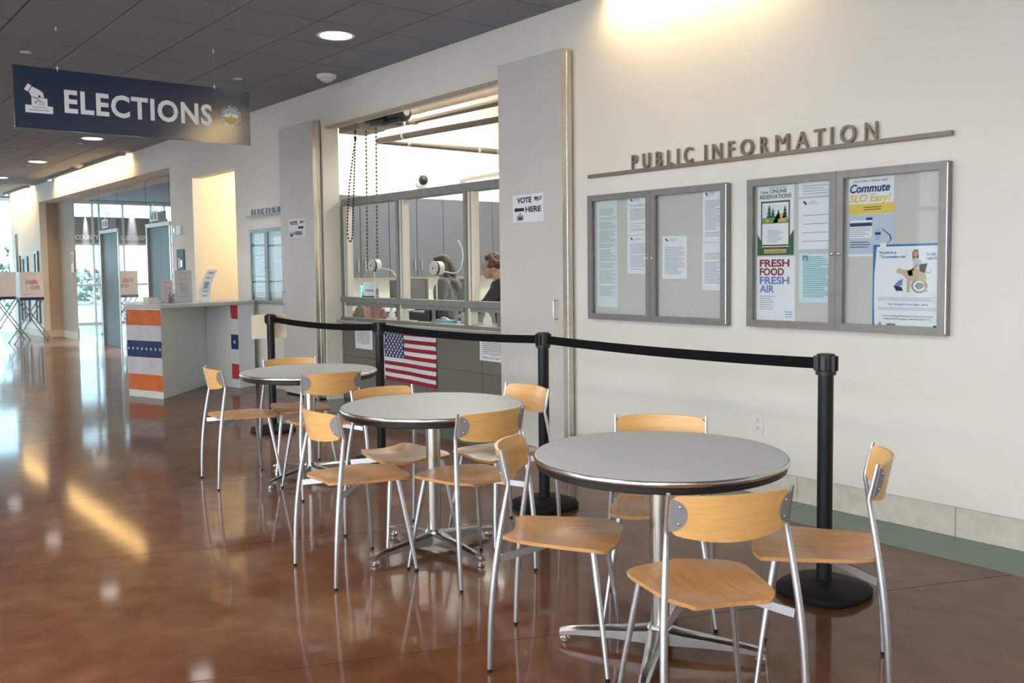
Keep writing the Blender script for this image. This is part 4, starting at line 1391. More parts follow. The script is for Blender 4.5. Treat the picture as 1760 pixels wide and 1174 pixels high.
GREEN = mat('print_green', (0.03, 0.13, 0.06), 0.7)
GREEN2 = mat('print_leaf_green', (0.20, 0.34, 0.10), 0.7)
TAN = mat('print_tan', (0.62, 0.42, 0.14), 0.7)
BROWN = mat('print_brown', (0.13, 0.06, 0.03), 0.7)
SKYB = mat('print_sky', (0.70, 0.78, 0.82), 0.7)
YEL = mat('print_yellow', (0.78, 0.58, 0.10), 0.7)
BLU = mat('print_blue', (0.04, 0.17, 0.42), 0.7)
PALEB = mat('print_pale_blue', (0.42, 0.50, 0.68), 0.7)
RED = mat('print_dark_red', (0.26, 0.03, 0.03), 0.7)
BLUE2 = mat('print_mid_blue', (0.16, 0.24, 0.50), 0.7)
TEALP = mat('print_teal', (0.10, 0.30, 0.32), 0.7)
# campsite poster
o, f = sheet('campsite_poster', 'green and tan campsite poster with a tent picture in the right notice case', 'poster', -3.405, 1.478, YP - 0.0005, 0.255, 0.415)
W_, H_ = 0.255, 0.415
it = [([(0.0, 0.0), (W_, 0.0), (W_, 0.15), (0.225, 0.11), (0.222, 0.05), (0.03, 0.05), (0.025, 0.09), (0.0, 0.13)], GREEN),
      (rect(0.025, 0.055, 0.228, 0.325), BROWN), (rect(0.034, 0.064, 0.219, 0.315), PAPER), (rect(0.034, 0.19, 0.219, 0.30), SKYB),
      ([(0.034, 0.19), (0.219, 0.19), (0.219, 0.215), (0.12, 0.235), (0.034, 0.225)], GREEN2)]
for cx, b_, s in ((0.085, 0.225, 0.030), (0.112, 0.225, 0.022), (0.195, 0.222, 0.028), (0.150, 0.222, 0.02)):
    for k in range(3):
        yy = b_ + k * s * 0.75
        it.append(([(cx - s * (0.75 - 0.18 * k), yy), (cx + s * (0.75 - 0.18 * k), yy), (cx, yy + s * 1.15)], GREEN))
it += [([(0.110, 0.193), (0.205, 0.200), (0.190, 0.245), (0.140, 0.250)], TAN), ([(0.110, 0.193), (0.140, 0.250), (0.150, 0.195)], YEL), (circle(0.155, 0.222, 0.008, 8), BROWN),
       (circle(0.072, 0.208, 0.012, 8), TAN), (rect(0.05, 0.012, 0.205, 0.036), TAN)]
it += [(r_, GREY_INK) for r_ in lines(0.075, 0.075, 0.18, 0.175, 9, 31)]
art('print', f, it, o)
q = MB()
text(q, f, 'ONLINE', 0.092, 0.372, w=0.115, h=0.022, c=0.004, offset=0.012)
text(q, f, 'RESERVATIONS', 0.020, 0.340, w=0.218, h=0.024, c=0.004, offset=0.012)
text(q, f, 'SLO County Parks', 0.085, 0.400, w=0.12, h=0.008, c=0.004)
q.build('lettering', GREEN, o, smooth=False)
q = MB()
text(q, f, 'New', 0.025, 0.372, w=0.055, c=0.004, shear=0.3)
text(q, f, 'SLOCountyParks.org', 0.060, 0.018, w=0.135, c=0.004, offset=0.01)
q.build('script_lettering', TAN if False else BROWN, o, smooth=False)
# fresh food poster
o, f = sheet('fresh_food_poster', 'white poster reading FRESH FOOD FRESH AIR in the right notice case', 'poster', -3.408, 1.072, YP - 0.0005, 0.268, 0.398)
for words, m_, yy in ((('FRESH', 0.208), RED, 0.338), (('FOOD', 0.172), RED, 0.286), (('FRESH', 0.208), BLUE2, 0.234), (('AIR', 0.105), BLUE2, 0.182)):
    q = MB()
    text(q, f, words[0], 0.022, yy, w=words[1], h=0.042, c=0.0036, offset=0.03)
    q.build('lettering', m_, o, smooth=False)
it = [(r_, GREY_INK) for r_ in lines(0.022, 0.075, 0.13, 0.165, 7, 41, 0.3, 0.3, 0)]
it += [(r_, TEALP) for r_ in lines(0.20, 0.03, 0.255, 0.075, 3, 42, 0.5, 0.2, 0)]
art('print', f, it, o)
letter(-3.120, 1.815, 0.225, 0.085, 'small cut-off heading sheet at the top of the right notice case', 51, 4, False)
letter(-3.118, 1.508, 0.222, 0.295, 'mostly blank letter in the left door of the right notice case', 52, 4, True, top=0.78)
o, f = letter(-3.112, 1.198, 0.222, 0.285, 'pale blue printed sheet with a dark logo in the right notice case', 53, 22, False, PAPER_BLUE, TEALP, top=0.95)
art('logo', f, [(rect(0.022, 0.245, 0.032, 0.275), TEALP), (rect(0.048, 0.245, 0.058, 0.275), TEALP), (circle(0.04, 0.268, 0.008, 10), TEALP)], o, c0=0.003)
# commute poster
o, f = sheet('commute_poster', 'blue yellow and white poster reading Commute in the right notice case', 'poster', -2.797, 1.462, YP - 0.0005, 0.265, 0.432)
it = [(rect(0.0, 0.232, 0.265, 0.288), YEL), (rect(0.0, 0.012, 0.265, 0.23), mat('print_lilac', (0.52, 0.57, 0.70), 0.7)), (rect(0.008, 0.10, 0.14, 0.20), PAPER), (rect(0.008, 0.165, 0.14, 0.185), NAVY),
      (rect(0.105, 0.198, 0.143, 0.212), NAVY), (rect(0.16, 0.085, 0.19, 0.15), PALEB), (rect(0.158, 0.115, 0.192, 0.13), NAVY), (rect(0.205, 0.03, 0.22, 0.045), NAVY),
      ([(0.20, 0.15), (0.25, 0.11), (0.255, 0.085), (0.22, 0.06), (0.225, 0.065), (0.248, 0.085), (0.244, 0.108), (0.198, 0.146)], NAVY), (rect(0.19, 0.025, 0.225, 0.07), PAPER)]
it += [(r_, NAVY) for r_ in lines(0.01, 0.045, 0.14, 0.085, 3, 61, 0.4)] + [(r_, GREY_INK) for r_ in lines(0.012, 0.105, 0.136, 0.16, 5, 62, 0.35)] + [(r_, BROWN) for r_ in lines(0.09, 0.25, 0.2, 0.275, 2, 63, 0.4)]
art('print', f, it, o)
q = MB()
text(q, f, 'Commute', 0.008, 0.352, w=0.235, h=0.045, c=0.004, offset=0.025, shear=0.25)
text(q, f, 'you ride it Same day?', 0.03, 0.408, w=0.20, h=0.012, c=0.004)
q.build('lettering', NAVY, o, smooth=False)
q = MB()
text(q, f, 'SLO Easy!', 0.004, 0.300, w=0.245, h=0.040, c=0.004, offset=0.02, shear=0.25)
q.build('yellow_lettering', YEL, o, smooth=False)
# fair housing poster
o, f = sheet('housing_poster', 'white fair housing poster with a woman and dog in the right notice case', 'poster', -2.648, 1.068, YP - 0.0015, 0.378, 0.455)
SKIN_P = mat('print_skin', (0.55, 0.32, 0.22), 0.7)
DOGC = mat('print_dog', (0.58, 0.44, 0.28), 0.7)
it = [(rect(0.0, 0.444, 0.378, 0.455), BLU), ([(0.0, 0.0), (0.012, 0.0), (0.008, 0.15), (0.009, 0.3), (0.020, 0.42), (0.022, 0.444), (0.0, 0.444)], BLU),
      (circle(0.262, 0.232, 0.044, 22, 0.038), mat('print_wheel', (0.28, 0.31, 0.27), 0.7)), (circle(0.262, 0.232, 0.034, 22, 0.028), PAPER), (circle(0.262, 0.232, 0.022, 16, 0.018), mat('print_wheel', (0.28, 0.31, 0.27), 0.7)),
      ([(0.222, 0.405), (0.232, 0.425), (0.252, 0.423), (0.258, 0.385), (0.250, 0.360), (0.226, 0.362)], RED), (circle(0.240, 0.402, 0.013, 14, 0.018), SKIN_P),
      ([(0.228, 0.378), (0.250, 0.382), (0.275, 0.360), (0.282, 0.325), (0.238, 0.318), (0.228, 0.345)], mat('print_blouse', (0.58, 0.58, 0.56), 0.7)),
      ([(0.262, 0.345), (0.305, 0.352), (0.292, 0.300), (0.262, 0.312)], INK), ([(0.150, 0.26), (0.172, 0.27), (0.168, 0.235), (0.135, 0.225), (0.128, 0.240)], BLUE2), ([(0.120, 0.235), (0.165, 0.225), (0.175, 0.205), (0.135, 0.205)], INK),
      ([(0.135, 0.315), (0.150, 0.328), (0.178, 0.318), (0.230, 0.322), (0.285, 0.312), (0.300, 0.285), (0.296, 0.240), (0.308, 0.200), (0.296, 0.200), (0.278, 0.255), (0.252, 0.262), (0.216, 0.258), (0.208, 0.198), (0.195, 0.198), (0.194, 0.268), (0.168, 0.295), (0.140, 0.300)], DOGC),
      ([(0.298, 0.300), (0.318, 0.296), (0.330, 0.315), (0.324, 0.316), (0.315, 0.302), (0.300, 0.308)], DOGC), ([(0.195, 0.310), (0.222, 0.318), (0.228, 0.288), (0.205, 0.285)], RED),
      ([(0.215, 0.318), (0.250, 0.350), (0.258, 0.338), (0.226, 0.312)], SKIN_P)]
it += [(r_, GREY_INK) for r_ in lines(0.03, 0.150, 0.365, 0.172, 4, 71, 0.3, 0.1, 0)] + [(r_, GREY_INK) for r_ in lines(0.03, 0.100, 0.365, 0.118, 3, 72, 0.3, 0.1, 0)]
it += [(circle(0.045, 0.022, 0.010, 12, 0.014), GREY_INK), ([(0.335, 0.016), (0.350, 0.027), (0.365, 0.016)], INK), (rect(0.340, 0.006, 0.360, 0.017), INK), (rect(0.346, 0.009, 0.354, 0.014), PAPER)]
art('print', f, it, o)
q = MB()
text(q, f, 'They told me to', 0.035, 0.405, w=0.10, h=0.015, c=0.004, offset=0.01)
text(q, f, '"Try someplace else."', 0.040, 0.382, w=0.155, h=0.015, c=0.004, offset=0.01)
text(q, f, 'So I did.', 0.300, 0.392, w=0.05, h=0.015, c=0.004, offset=0.01)
text(q, f, 'I called HUD.', 0.298, 0.370, w=0.078, h=0.015, c=0.004, offset=0.01)
text(q, f, 'Fair Housing Is Your Right. Use It.', 0.090, 0.128, w=0.225, h=0.011, c=0.004)
q.build('lettering', BLU, o, smooth=False)
q = MB()
text(q, f, 'Visit www.hud.gov/fairhousing or call the HUD Hotline', 0.06, 0.066, w=0.28, h=0.008, c=0.004)
text(q, f, '1-800-669-9777 (English)  1-800-927-9275 (TTY)', 0.065, 0.050, w=0.26, h=0.008, c=0.004)
text(q, f, 'NFHA', 0.085, 0.017, w=0.05, h=0.012, c=0.004, offset=0.02)
q.build('small_lettering', INK, o, smooth=False)
# sheets in the far case
for k, (x, z, wd, ht, n) in enumerate(((-10.83, 1.62, 0.17, 0.25, 10), (-10.64, 1.62, 0.17, 0.25, 8), (-10.83, 1.36, 0.17, 0.24, 6), (-10.64, 1.36, 0.17, 0.24, 12), (-10.83, 1.09, 0.36, 0.25, 9), (-10.28, 1.10, 0.30, 0.72, 26))):
    letter(x, z, wd, ht, ['upper left sheet in the small far notice case', 'upper right sheet in the left door of the small far notice case', 'middle left sheet in the small far notice case', 'middle right sheet in the left door of the small far notice case',
                          'wide bottom sheet in the small far notice case', 'tall sheet in the half-hidden right door of the small far notice case'][k], 80 + k, n, False, top=0.9)

# raised metal lettering with its bar
t = thing('metal_lettering', 'raised bronze metal lettering PUBLIC INFORMATION on a long bar above the notice cases', 'sign', (0, 0, 0))
MB().box(-4.885, -2.222, -0.034, -0.014, 2.068, 2.094).build('bar', LETTER_METAL, t, smooth=False, bevel=0.002, segs=1)
q = MB()
for x in (-4.7, -3.9, -3.2, -2.4):
    q.tube([(x, -0.014, 2.081), (x, -0.0005, 2.081)], 0.006, 8)
q.build('stand_off', LETTER_METAL, t)
def spaced_word(word, x0, x1, parent, z, hcap, y, depth, m, off=0.0):
    adv = {'M': 0.95, 'O': 0.95, 'I': 0.36, 'N': 0.85, 'A': 0.80, 'C': 0.75, 'U': 0.80, 'T': 0.66, 'R': 0.70, 'P': 0.62, 'B': 0.66, 'L': 0.56, 'F': 0.58, 'E': 0.58, 'S': 0.6, 'D': 0.8}
    wid = {'M': 0.92, 'O': 0.95, 'I': 0.12, 'N': 0.72, 'A': 0.84, 'C': 0.72, 'U': 0.66, 'T': 0.66, 'R': 0.54, 'P': 0.48, 'B': 0.52, 'L': 0.42, 'F': 0.45, 'E': 0.48, 'S': 0.5, 'D': 0.72}
    tot = sum(adv[c] for c in word)
    k = (x1 - x0) / tot
    x = x0
    for c in word:
        q = MB()
        wdt = wid[c] * hcap
        text(q, WF(x, z, y), c, (adv[c] * k - wdt) / 2, 0, w=wdt, h=hcap, depth=depth, c=0.0, offset=0.0 if c in 'MNA' else off)
        q.build('letter', m, parent, smooth=False)
        x += adv[c] * k
spaced_word('PUBLIC', -4.47, -3.885, t, 2.0945, 0.100, -0.015, 0.018, LETTER_METAL, 0.010)
spaced_word('INFORMATION', -3.83, -2.60, t, 2.0945, 0.100, -0.015, 0.018, LETTER_METAL, 0.010)
t = thing('metal_lettering', 'small far raised lettering on a thin bar above the far notice case', 'sign', (0, 0, 0))
FAR_METAL = mat('far_letter_metal', (0.30, 0.33, 0.34), 0.5, 0.3)
MB().box(-11.08, -9.88, -0.03, -0.012, 2.085, 2.105).build('bar', FAR_METAL, t, smooth=False)
spaced_word('ELECTIONS', -10.93, -9.95, t, 2.1055, 0.072, -0.013, 0.016, FAR_METAL, 0.01)

# wall outlet
t = thing('wall_outlet', 'white double power outlet low on the wall between the chairs', 'outlet', (-3.405, 0, 0.434))
MB().box(-0.037, 0.037, -0.008, -0.0005, -0.06, 0.06).build('cover_plate', WHITE, t, smooth=False, bevel=0.003)
for dz in (-0.024, 0.024):
    s_ = MB().lathe([(0.017, -0.0105), (0.018, -0.0081)], 16, (0, 0, dz), axis='y').build('socket', WHITE, t)
    q = MB()
    q.box(-0.008, -0.005, -0.0112, -0.0106, dz - 0.002, dz + 0.008)
    q.box(0.005, 0.008, -0.0112, -0.0106, dz - 0.002, dz + 0.008)
    q.lathe([(0.003, -0.0112), (0.003, -0.0106)], 8, (0, 0, dz - 0.009), axis='y')
    q.build('slots', INK, s_, smooth=False)

# VOTE HERE signs
def vote_here(x, z, y, wd, ht, label, arrow_left):
    o, f = sheet('vote_sign', label, 'sign', x, z, y - 0.0005, wd, ht, group='paper VOTE HERE signs')
    q = MB()
    s = wd / 0.36
    text(q, f, 'VOTE', wd * (0.15 if arrow_left else 0.10), ht * 0.70, w=wd * 0.47, h=ht * 0.19, c=0.0036, offset=0.03)
    q.build('lettering', INK, o, smooth=False)
    q = MB()
    text(q, f, 'HERE', wd * (0.43 if arrow_left else 0.34), ht * (0.36 if arrow_left else 0.15), w=wd * 0.50, h=ht * 0.19, c=0.0036, offset=0.03)
    q.build('lettering', INK, o, smooth=False)
    a0, ay = (0.04, 0.46) if arrow_left else (0.55, 0.53)
    arr = [(0.0, 0.0), (0.09, 0.10), (0.09, 0.055), (0.34, 0.055), (0.34, -0.055), (0.09, -0.055), (0.09, -0.10)]
    if not arrow_left:
        arr = [(0.38 - a, b) for a, b in arr]
    it = [([(wd * (a0 + a), ht * (ay + b * 1.1)) for a, b in arr], INK)]
    fl = [(0.0, 0.0), (0.03, 0.20), (0.14, 0.17), (0.26, 0.22), (0.24, 0.06), (0.12, 0.02), (0.02, 0.05)]
    it.append(([(wd * (0.70 + a), ht * (0.70 + b)) for a, b in fl], GREY_INK))
    it.append(([(wd * (0.705 + a * 0.45), ht * (0.78 + b * 0.5)) for a, b in fl], CRS))
    bx_ = 0.14 if arrow_left else 0.08
    it.append((rect(wd * bx_, ht * 0.06, wd * (bx_ + 0.22), ht * 0.26), GREY_INK))
    it.append((rect(wd * (bx_ + 0.04), ht * 0.09, wd * (bx_ + 0.18), ht * 0.20), CRS))
    it.append(([(wd * (bx_ + 0.05), ht * 0.27), (wd * (bx_ + 0.17), ht * 0.27), (wd * (bx_ + 0.12), ht * 0.37)], GREY_INK))
    art('print', f, it, o)
vote_here(-5.636, 1.775, -0.128, 0.37, 0.215, 'white VOTE HERE paper sign with a left arrow on the right folding door', True)
vote_here(-9.67, 1.785, -0.118, 0.41, 0.208, 'white VOTE HERE paper sign with a right arrow on the left folding door', False)

# ------------------------------------------------------------------ hanging ELECTIONS sign
t = thing('hanging_sign', 'navy hanging sign reading ELECTIONS with a ballot hand icon and round county seal', 'sign', (0, 0, 0))
SX, SY0, SY1, SZ0, SZ1 = -8.0, -3.182, -1.264, 2.558, 3.040
MB().box(SX - 0.012, SX, SY0, SY1, SZ0, SZ1).build('panel', SIGN_BLUE, t, smooth=False, bevel=0.0015, segs=1)
f = Fr((SX + 0.0002, SY0, SZ0), (0, 1, 0), (0, 0, 1))
q = MB()
text(q, f, 'ELECTIONS', 0.362, 0.153, w=1.205, h=0.172, c=0.001, offset=0.03, spacing=1.1)
q.build('lettering', SIGN_WHITE, t, smooth=False)
def S(y, z):
    return (y - SY0, z - SZ0)
it = [([S(-3.104, 2.681), S(-2.905, 2.683), S(-2.905, 2.740), S(-2.944, 2.740), S(-2.944, 2.725), S(-3.058, 2.725), S(-3.058, 2.740), S(-3.104, 2.740)], SIGN_WHITE),
      (rect(*S(-3.058, 2.728), *S(-2.944, 2.800)), SIGN_WHITE),
      ([S(-3.108, 2.857), S(-3.080, 2.905), S(-3.055, 2.890), S(-3.083, 2.842)], SIGN_WHITE),
      ([S(-3.076, 2.842), S(-3.051, 2.884), S(-2.99, 2.856), S(-2.972, 2.838), S(-2.966, 2.803), S(-3.056, 2.803)], SIGN_WHITE),
      (rect(*S(-3.075, 2.703), *S(-2.935, 2.707)), SIGN_BLUE),
      ([S(-3.040, 2.770), S(-3.036, 2.772), S(-3.030, 2.760), S(-3.016, 2.785), S(-3.013, 2.782), S(-3.030, 2.751)], SIGN_BLUE),
      (rect(*S(-3.008, 2.770), *S(-2.962, 2.773)), SIGN_BLUE), (rect(*S(-3.008, 2.757), *S(-2.962, 2.760)), SIGN_BLUE), (rect(*S(-3.008, 2.744), *S(-2.962, 2.747)), SIGN_BLUE),
      ([S(-3.010, 2.812), S(-3.002, 2.822), S(-2.992, 2.814), S(-2.996, 2.804), S(-3.006, 2.804)], SIGN_BLUE), ([S(-3.050, 2.806), S(-3.010, 2.792), S(-2.990, 2.775), S(-2.993, 2.772), S(-3.012, 2.788), S(-3.052, 2.802)], SIGN_BLUE)]
art('ballot_icon', f, it, t)
cx, cz = S(-1.442, 2.800)
SEAL_SKY = mat('seal_sky', (0.40, 0.48, 0.56), 0.4)
SEAL_GOLD = mat('seal_gold', (0.62, 0.45, 0.16), 0.4)
it = [(circle(cx, cz, 0.076, 32), SIGN_WHITE), (circle(cx, cz, 0.072, 32), SIGN_BLUE), (circle(cx, cz, 0.069, 32), SEAL_SKY),
      ([(cx + 0.069 * math.cos(a), cz + 0.069 * math.sin(a)) for a in [math.pi + 0.1 + (math.pi - 0.2) * k / 14 for k in range(15)]], SEAL_GOLD),
      ([(cx - 0.066, cz + 0.005), (cx - 0.045, cz + 0.028), (cx - 0.025, cz + 0.018), (cx - 0.005, cz + 0.034), (cx + 0.02, cz + 0.022), (cx + 0.04, cz + 0.030), (cx + 0.066, cz + 0.008), (cx + 0.066, cz - 0.004), (cx - 0.066, cz - 0.004)], SIGN_WHITE),
      ([(cx - 0.016, cz - 0.05), (cx + 0.016, cz - 0.05), (cx + 0.008, cz - 0.02), (cx + 0.006, cz + 0.015), (cx - 0.006, cz + 0.015), (cx - 0.008, cz - 0.02)], SEAL_GOLD)]
art('seal_emblem', f, it, t)
q = MB()
def ring_text(s, r, a0, a1, size, up):
    for k, ch in enumerate(s):
        if ch == ' ':
            continue
        a = math.radians(a0 + (a1 - a0) * (k + 0.5) / len(s))
        rad = Vector((0, math.cos(a), math.sin(a)))
        tan = Vector((0, math.sin(a), -math.cos(a)))
        if not up:
            rad, tan = -rad, -tan
        p = f.p(cx, cz) + Vector((0, math.cos(a), math.sin(a))) * r
        text(q, Fr(p, tan, rad), ch, -size * 0.3, 0, h=size, c=0.002, offset=0.01)
ring_text('SAN LUIS OBISPO COUNTY', 0.082, 205, -25, 0.016, True)
ring_text('CALIFORNIA', 0.098, 228, 312, 0.016, False)
q.build('seal_lettering', SIGN_WHITE, t, smooth=False)
for y in (-2.860, -1.584):
    MB().tube([(SX - 0.006, y, SZ1 + 0.02), (SX - 0.006, y, CEIL - 0.03)], 0.0007, 6).build('wire', STEEL, t)
    MB().tube([(SX - 0.006, y, SZ1 - 0.015), (SX - 0.006, y, SZ1 + 0.022)], 0.007, 8).build('wire_grip', WHITE, t)
    MB().tube([(SX - 0.006, y, CEIL - 0.032), (SX - 0.006, y, CEIL - 0.0005)], 0.006, 8).build('ceiling_anchor', WHITE, t)

# ------------------------------------------------------------------ reception kiosk
body = [(-10.93, -1.55), (-10.35, -1.35), (-11.33, -0.47), (-10.67, -0.33), (-10.76, -0.09), (-11.7, -0.09), (-12.1, -0.62), (-11.72, -1.30)]
t = thing('reception_kiosk', 'pale grey-green reception kiosk with angled sides and a striped banner on its front', 'kiosk', (0, 0, 0))
MB().prism(body, 0.0, 1.015).build('body', KIOSK, t, smooth=False)
topp = [(-10.95, -1.575), (-10.325, -1.365), (-10.635, -0.335), (-10.73, -0.08), (-11.72, -0.08), (-12.13, -0.62), (-11.74, -1.325)]
MB().prism(topp, 1.0155, 1.055).build('countertop', KIOSK_TOP, t, smooth=False, bevel=0.003, segs=1)

OR_C = noisy('banner_orange', (0.62, 0.13, 0.025), (0.74, 0.19, 0.05), 8, 0.45, bump=0.3, bump_scale=14)
RD_C = noisy('banner_red', (0.58, 0.03, 0.05), (0.66, 0.05, 0.06), 8, 0.5, bump=0.3, bump_scale=14)
WH_C = noisy('banner_white', (0.58, 0.58, 0.62), (0.66, 0.66, 0.70), 6, 0.5, bump=0.3, bump_scale=14)
BL_C = noisy('banner_blue', (0.008, 0.035, 0.13), (0.014, 0.05, 0.17), 8, 0.5, bump=0.3, bump_scale=14)
def face_frame(a, b):
    a, b = Vector((*a, 0)), Vector((*b, 0))
    return Fr(a, (b - a), (0, 0, 1)), (b - a).length
fA, lA = face_frame(body[0], body[1])
t = thing('bunting_banner', 'orange white and navy starred bunting banner stuck on the left end of the kiosk', 'banner', (0, 0, 0))
rnd = random.Random(5)
for z0, z1, m_ in ((0.82, 0.995, OR_C), (0.645, 0.82, WH_C), (0.458, 0.645, BL_C), (0.263, 0.458, WH_C), (0.08, 0.263, OR_C)):
    q = MB()
    q.grid(lambda a, b: fA.p(0.004 + (lA - 0.006) * a, z0 + (z1 - z0) * b, 0.005 + 0.0025 * math.sin(14 * a + 25 * (z0 + (z1 - z0) * b)) + 0.0015 * math.sin(33 * a - 17 * b)), 16, 6)
    q.build('band', m_, t)
for k in range(8):
    q = MB()
    flat(q, fA, star(0.035 + k * (lA - 0.06) / 7, 0.555, 0.024), 0.0095)
    q.build('star', CLOTH_W, t, smooth=False)
fC, lC = face_frame(body[2], body[3])
t = thing('bunting_banner', 'narrow red and navy end of a bunting banner on the right edge of the kiosk', 'banner', (0, 0, 0))
for z0, z1, m_ in ((0.84, 1.005, RD_C), (0.47, 0.65, BL_C), (0.106, 0.29, RD_C)):
    q = MB()
    q.grid(lambda a, b: fC.p(lC - 0.15 + 0.148 * a + (0.02 * (1 - b) ** 2 if z0 > 0.8 and a < 0.01 else 0.0), z0 + (z1 - z0) * b, 0.004 + 0.002 * math.sin(9 * a + 15 * b)), 8, 4)
    q.build('band', m_, t)
for z0, z1 in ((0.65, 0.84), (0.29, 0.47)):
    q = MB()
    q.grid(lambda a, b: fC.p(lC - 0.15 + 0.148 * a, z0 + (z1 - z0) * b, 0.003), 4, 2)
    q.build('band', KIOSK, t)
q = MB()
flat(q, fC, star(lC - 0.075, 0.56, 0.035), 0.008)
q.build('star', CLOTH_W, t, smooth=False)

# things on the kiosk
KT = 1.0555
camdir = Vector((0.94, -0.34, 0)).normalized()
side = Vector((0.34, 0.94, 0)).normalized()
def leaflet_rack(label, c, wd, ht, lean, m1, curl=False, tray=True):
    t = thing('leaflet_stand', label, 'leaflet stand', c)
    def pt(a, b, o_=0.0):
        z = ht * b
        back = -lean * b if not curl else (-lean * b + 0.12 * max(0, b - 0.72) / 0.28 * 0.0)
        p = side * (wd * (a - 0.5)) + camdir * (back + o_)
        if curl:
            p = p + side * (0.11 * b ** 2.2)
            z = ht * (b - 0.06 * b ** 3)
        return (p.x, p.y, z)
    ACR = glass_material('clear_acrylic', (0.93, 0.95, 0.97), 0.08)
    MB().grid(lambda a, b: pt(a, b), 6, 12).build('back_sheet', m1, t)
    q = MB()
    for k, (b0, b1) in enumerate(((0.86, 0.92), (0.70, 0.74), (0.30, 0.60), (0.16, 0.20))):
        q.grid(lambda a, b: pt(0.25 + 0.5 * a, b0 + (b1 - b0) * b, 0.002), 4, 3)
    q.build('print', GREY_INK, t)
    if tray:
        q = MB()
        q.grid(lambda a, b: tuple(Vector((*(side * (wd * (a - 0.5) * 1.05) + camdir * 0.05)[:2], 0)) + Vector((0, 0, 0.13 * b))), 2, 2)
        q.build('tray_front', ACR, t)
        q = MB()
        p0 = side * (-wd * 0.52)
        p1 = side * (wd * 0.52)
        q.prism([(p0.x, p0.y), (p1.x, p1.y), (p1.x + camdir.x * 0.05, p1.y + camdir.y * 0.05), (p0.x + camdir.x * 0.05, p0.y + camdir.y * 0.05)], 0.0, 0.006)
        q.build('tray_base', ACR, t, smooth=False)
    else:
        q = MB()
        q.grid(lambda a, b: tuple(side * (wd * (a - 0.5)) + camdir * (-0.10 * (1 - b)) + Vector((0, 0, 0.16 * b))), 2, 2)
        q.build('back_strut', m1, t)
    return t
leaflet_rack('grey leaflet stand with stacked leaflets in a clear tray on the kiosk', (-10.88, -0.90, KT), 0.19, 0.385, 0.07, mat('leaflet_grey', (0.46, 0.43, 0.44), 0.5))
leaflet_rack('pink leaflet stand beside the grey leaflet stand on the kiosk', (-10.94, -1.08, KT), 0.12, 0.27, 0.09, mat('leaflet_pink', (0.55, 0.36, 0.42), 0.5))
leaflet_rack('tall white curling cardboard leaflet stand on the kiosk', (-10.86, -0.66, KT), 0.12, 0.41, 0.05, PAPER, True, False)
t = thing('pen_cup', 'clear pen cup with pens near the kiosk corner', 'cup', (-10.75, -1.09, KT))
MB().lathe([(0.036, 0.0), (0.038, 0.003), (0.043, 0.11), (0.040, 0.11), (0.034, 0.006)], 16).build('cup_wall', glass_material('clear_cup', (0.80, 0.84, 0.87), 0.15), t)
for k in range(4):
    MB().tube([(0.012 * math.cos(k * 1.7), 0.012 * math.sin(k * 1.7), 0.008), (0.035 * math.cos(k * 1.7 + 0.3), 0.035 * math.sin(k * 1.7 + 0.3), 0.15 + 0.01 * k)], 0.004, 6).build('pen', INK if k % 2 else WHITE, t)
t = thing('card_box', 'low cream cardboard box on the left end of the kiosk', 'box', (-10.98, -1.255, KT))
q = MB()
for dx_, dy_, w2, d2 in ((0, -0.055, 0.09, 0.003), (0, 0.055, 0.09, 0.003)):
    q.box(dx_ - w2, dx_ + w2, dy_ - d2, dy_ + d2, 0.0, 0.07)
q.box(-0.09, -0.084, -0.052, 0.052, 0.0, 0.07)
q.box(0.084, 0.09, -0.052, 0.052, 0.0, 0.07)
q.box(-0.084, 0.084, -0.052, 0.052, 0.0, 0.006)
bxo = q.build('carton', mat('cream_card', (0.62, 0.58, 0.52), 0.6), t, smooth=False)
MB().box(-0.08, 0.08, -0.05, 0.05, 0.0065, 0.05).build('paper_stack', PAPER, t, smooth=False)

# ------------------------------------------------------------------ elevators in the recess
def mirror_material():
    m = bpy.data.materials.new('polished_steel')
    m.use_nodes = True
    nt = m.node_tree
    b = nt.nodes['Principled BSDF']
    b.inputs['Base Color'].default_value = (0.80, 0.81, 0.82, 1)
    b.inputs['Metallic'].default_value = 1.0
    b.inputs['Roughness'].default_value = 0.02
    d = nt.nodes.new('ShaderNodeBsdfDiffuse')
    d.inputs['Color'].default_value = (0.55, 0.56, 0.58, 1)
    mx = nt.nodes.new('ShaderNodeMixShader')
    mx.inputs['Fac'].default_value = 0.2
    nt.links.new(b.outputs[0], mx.inputs[1])
    nt.links.new(d.outputs[0], mx.inputs[2])
    nt.links.new(mx.outputs[0], nt.nodes['Material Output'].inputs['Surface'])
    return m
MIRROR = mirror_material()
DOORSTEEL = noisy('elevator_door_steel', (0.075, 0.088, 0.094), (0.10, 0.115, 0.12), 3, 0.45, stretch=(8, 8, 0.6), spec=0.35)
YB = 0.36
root = MB().box(-20.9, EL_R, YB + 0.06, YB + 0.14, 0, EL_T).build('wall_elevator', VOID, smooth=False)
tag(root, kind='structure')
D1, D2 = (-18.97, -17.80), (-16.15, -14.98)
DT = 2.17
spans = [(-20.895, D1[0], 0.0, EL_T), (D1[0], D1[1], DT + 0.07, EL_T), (D1[1], D2[0], 0.0, EL_T), (D2[0], D2[1], DT + 0.07, EL_T), (D2[1], EL_R - 0.002, 0.0, EL_T)]
for (a, b, z0, z1) in spans:
    MB().box(a + 0.012, b - 0.012, YB, YB + 0.0595, z0 + 0.002, z1 - 0.002).build('mirror_panel', MIRROR, root, smooth=False)
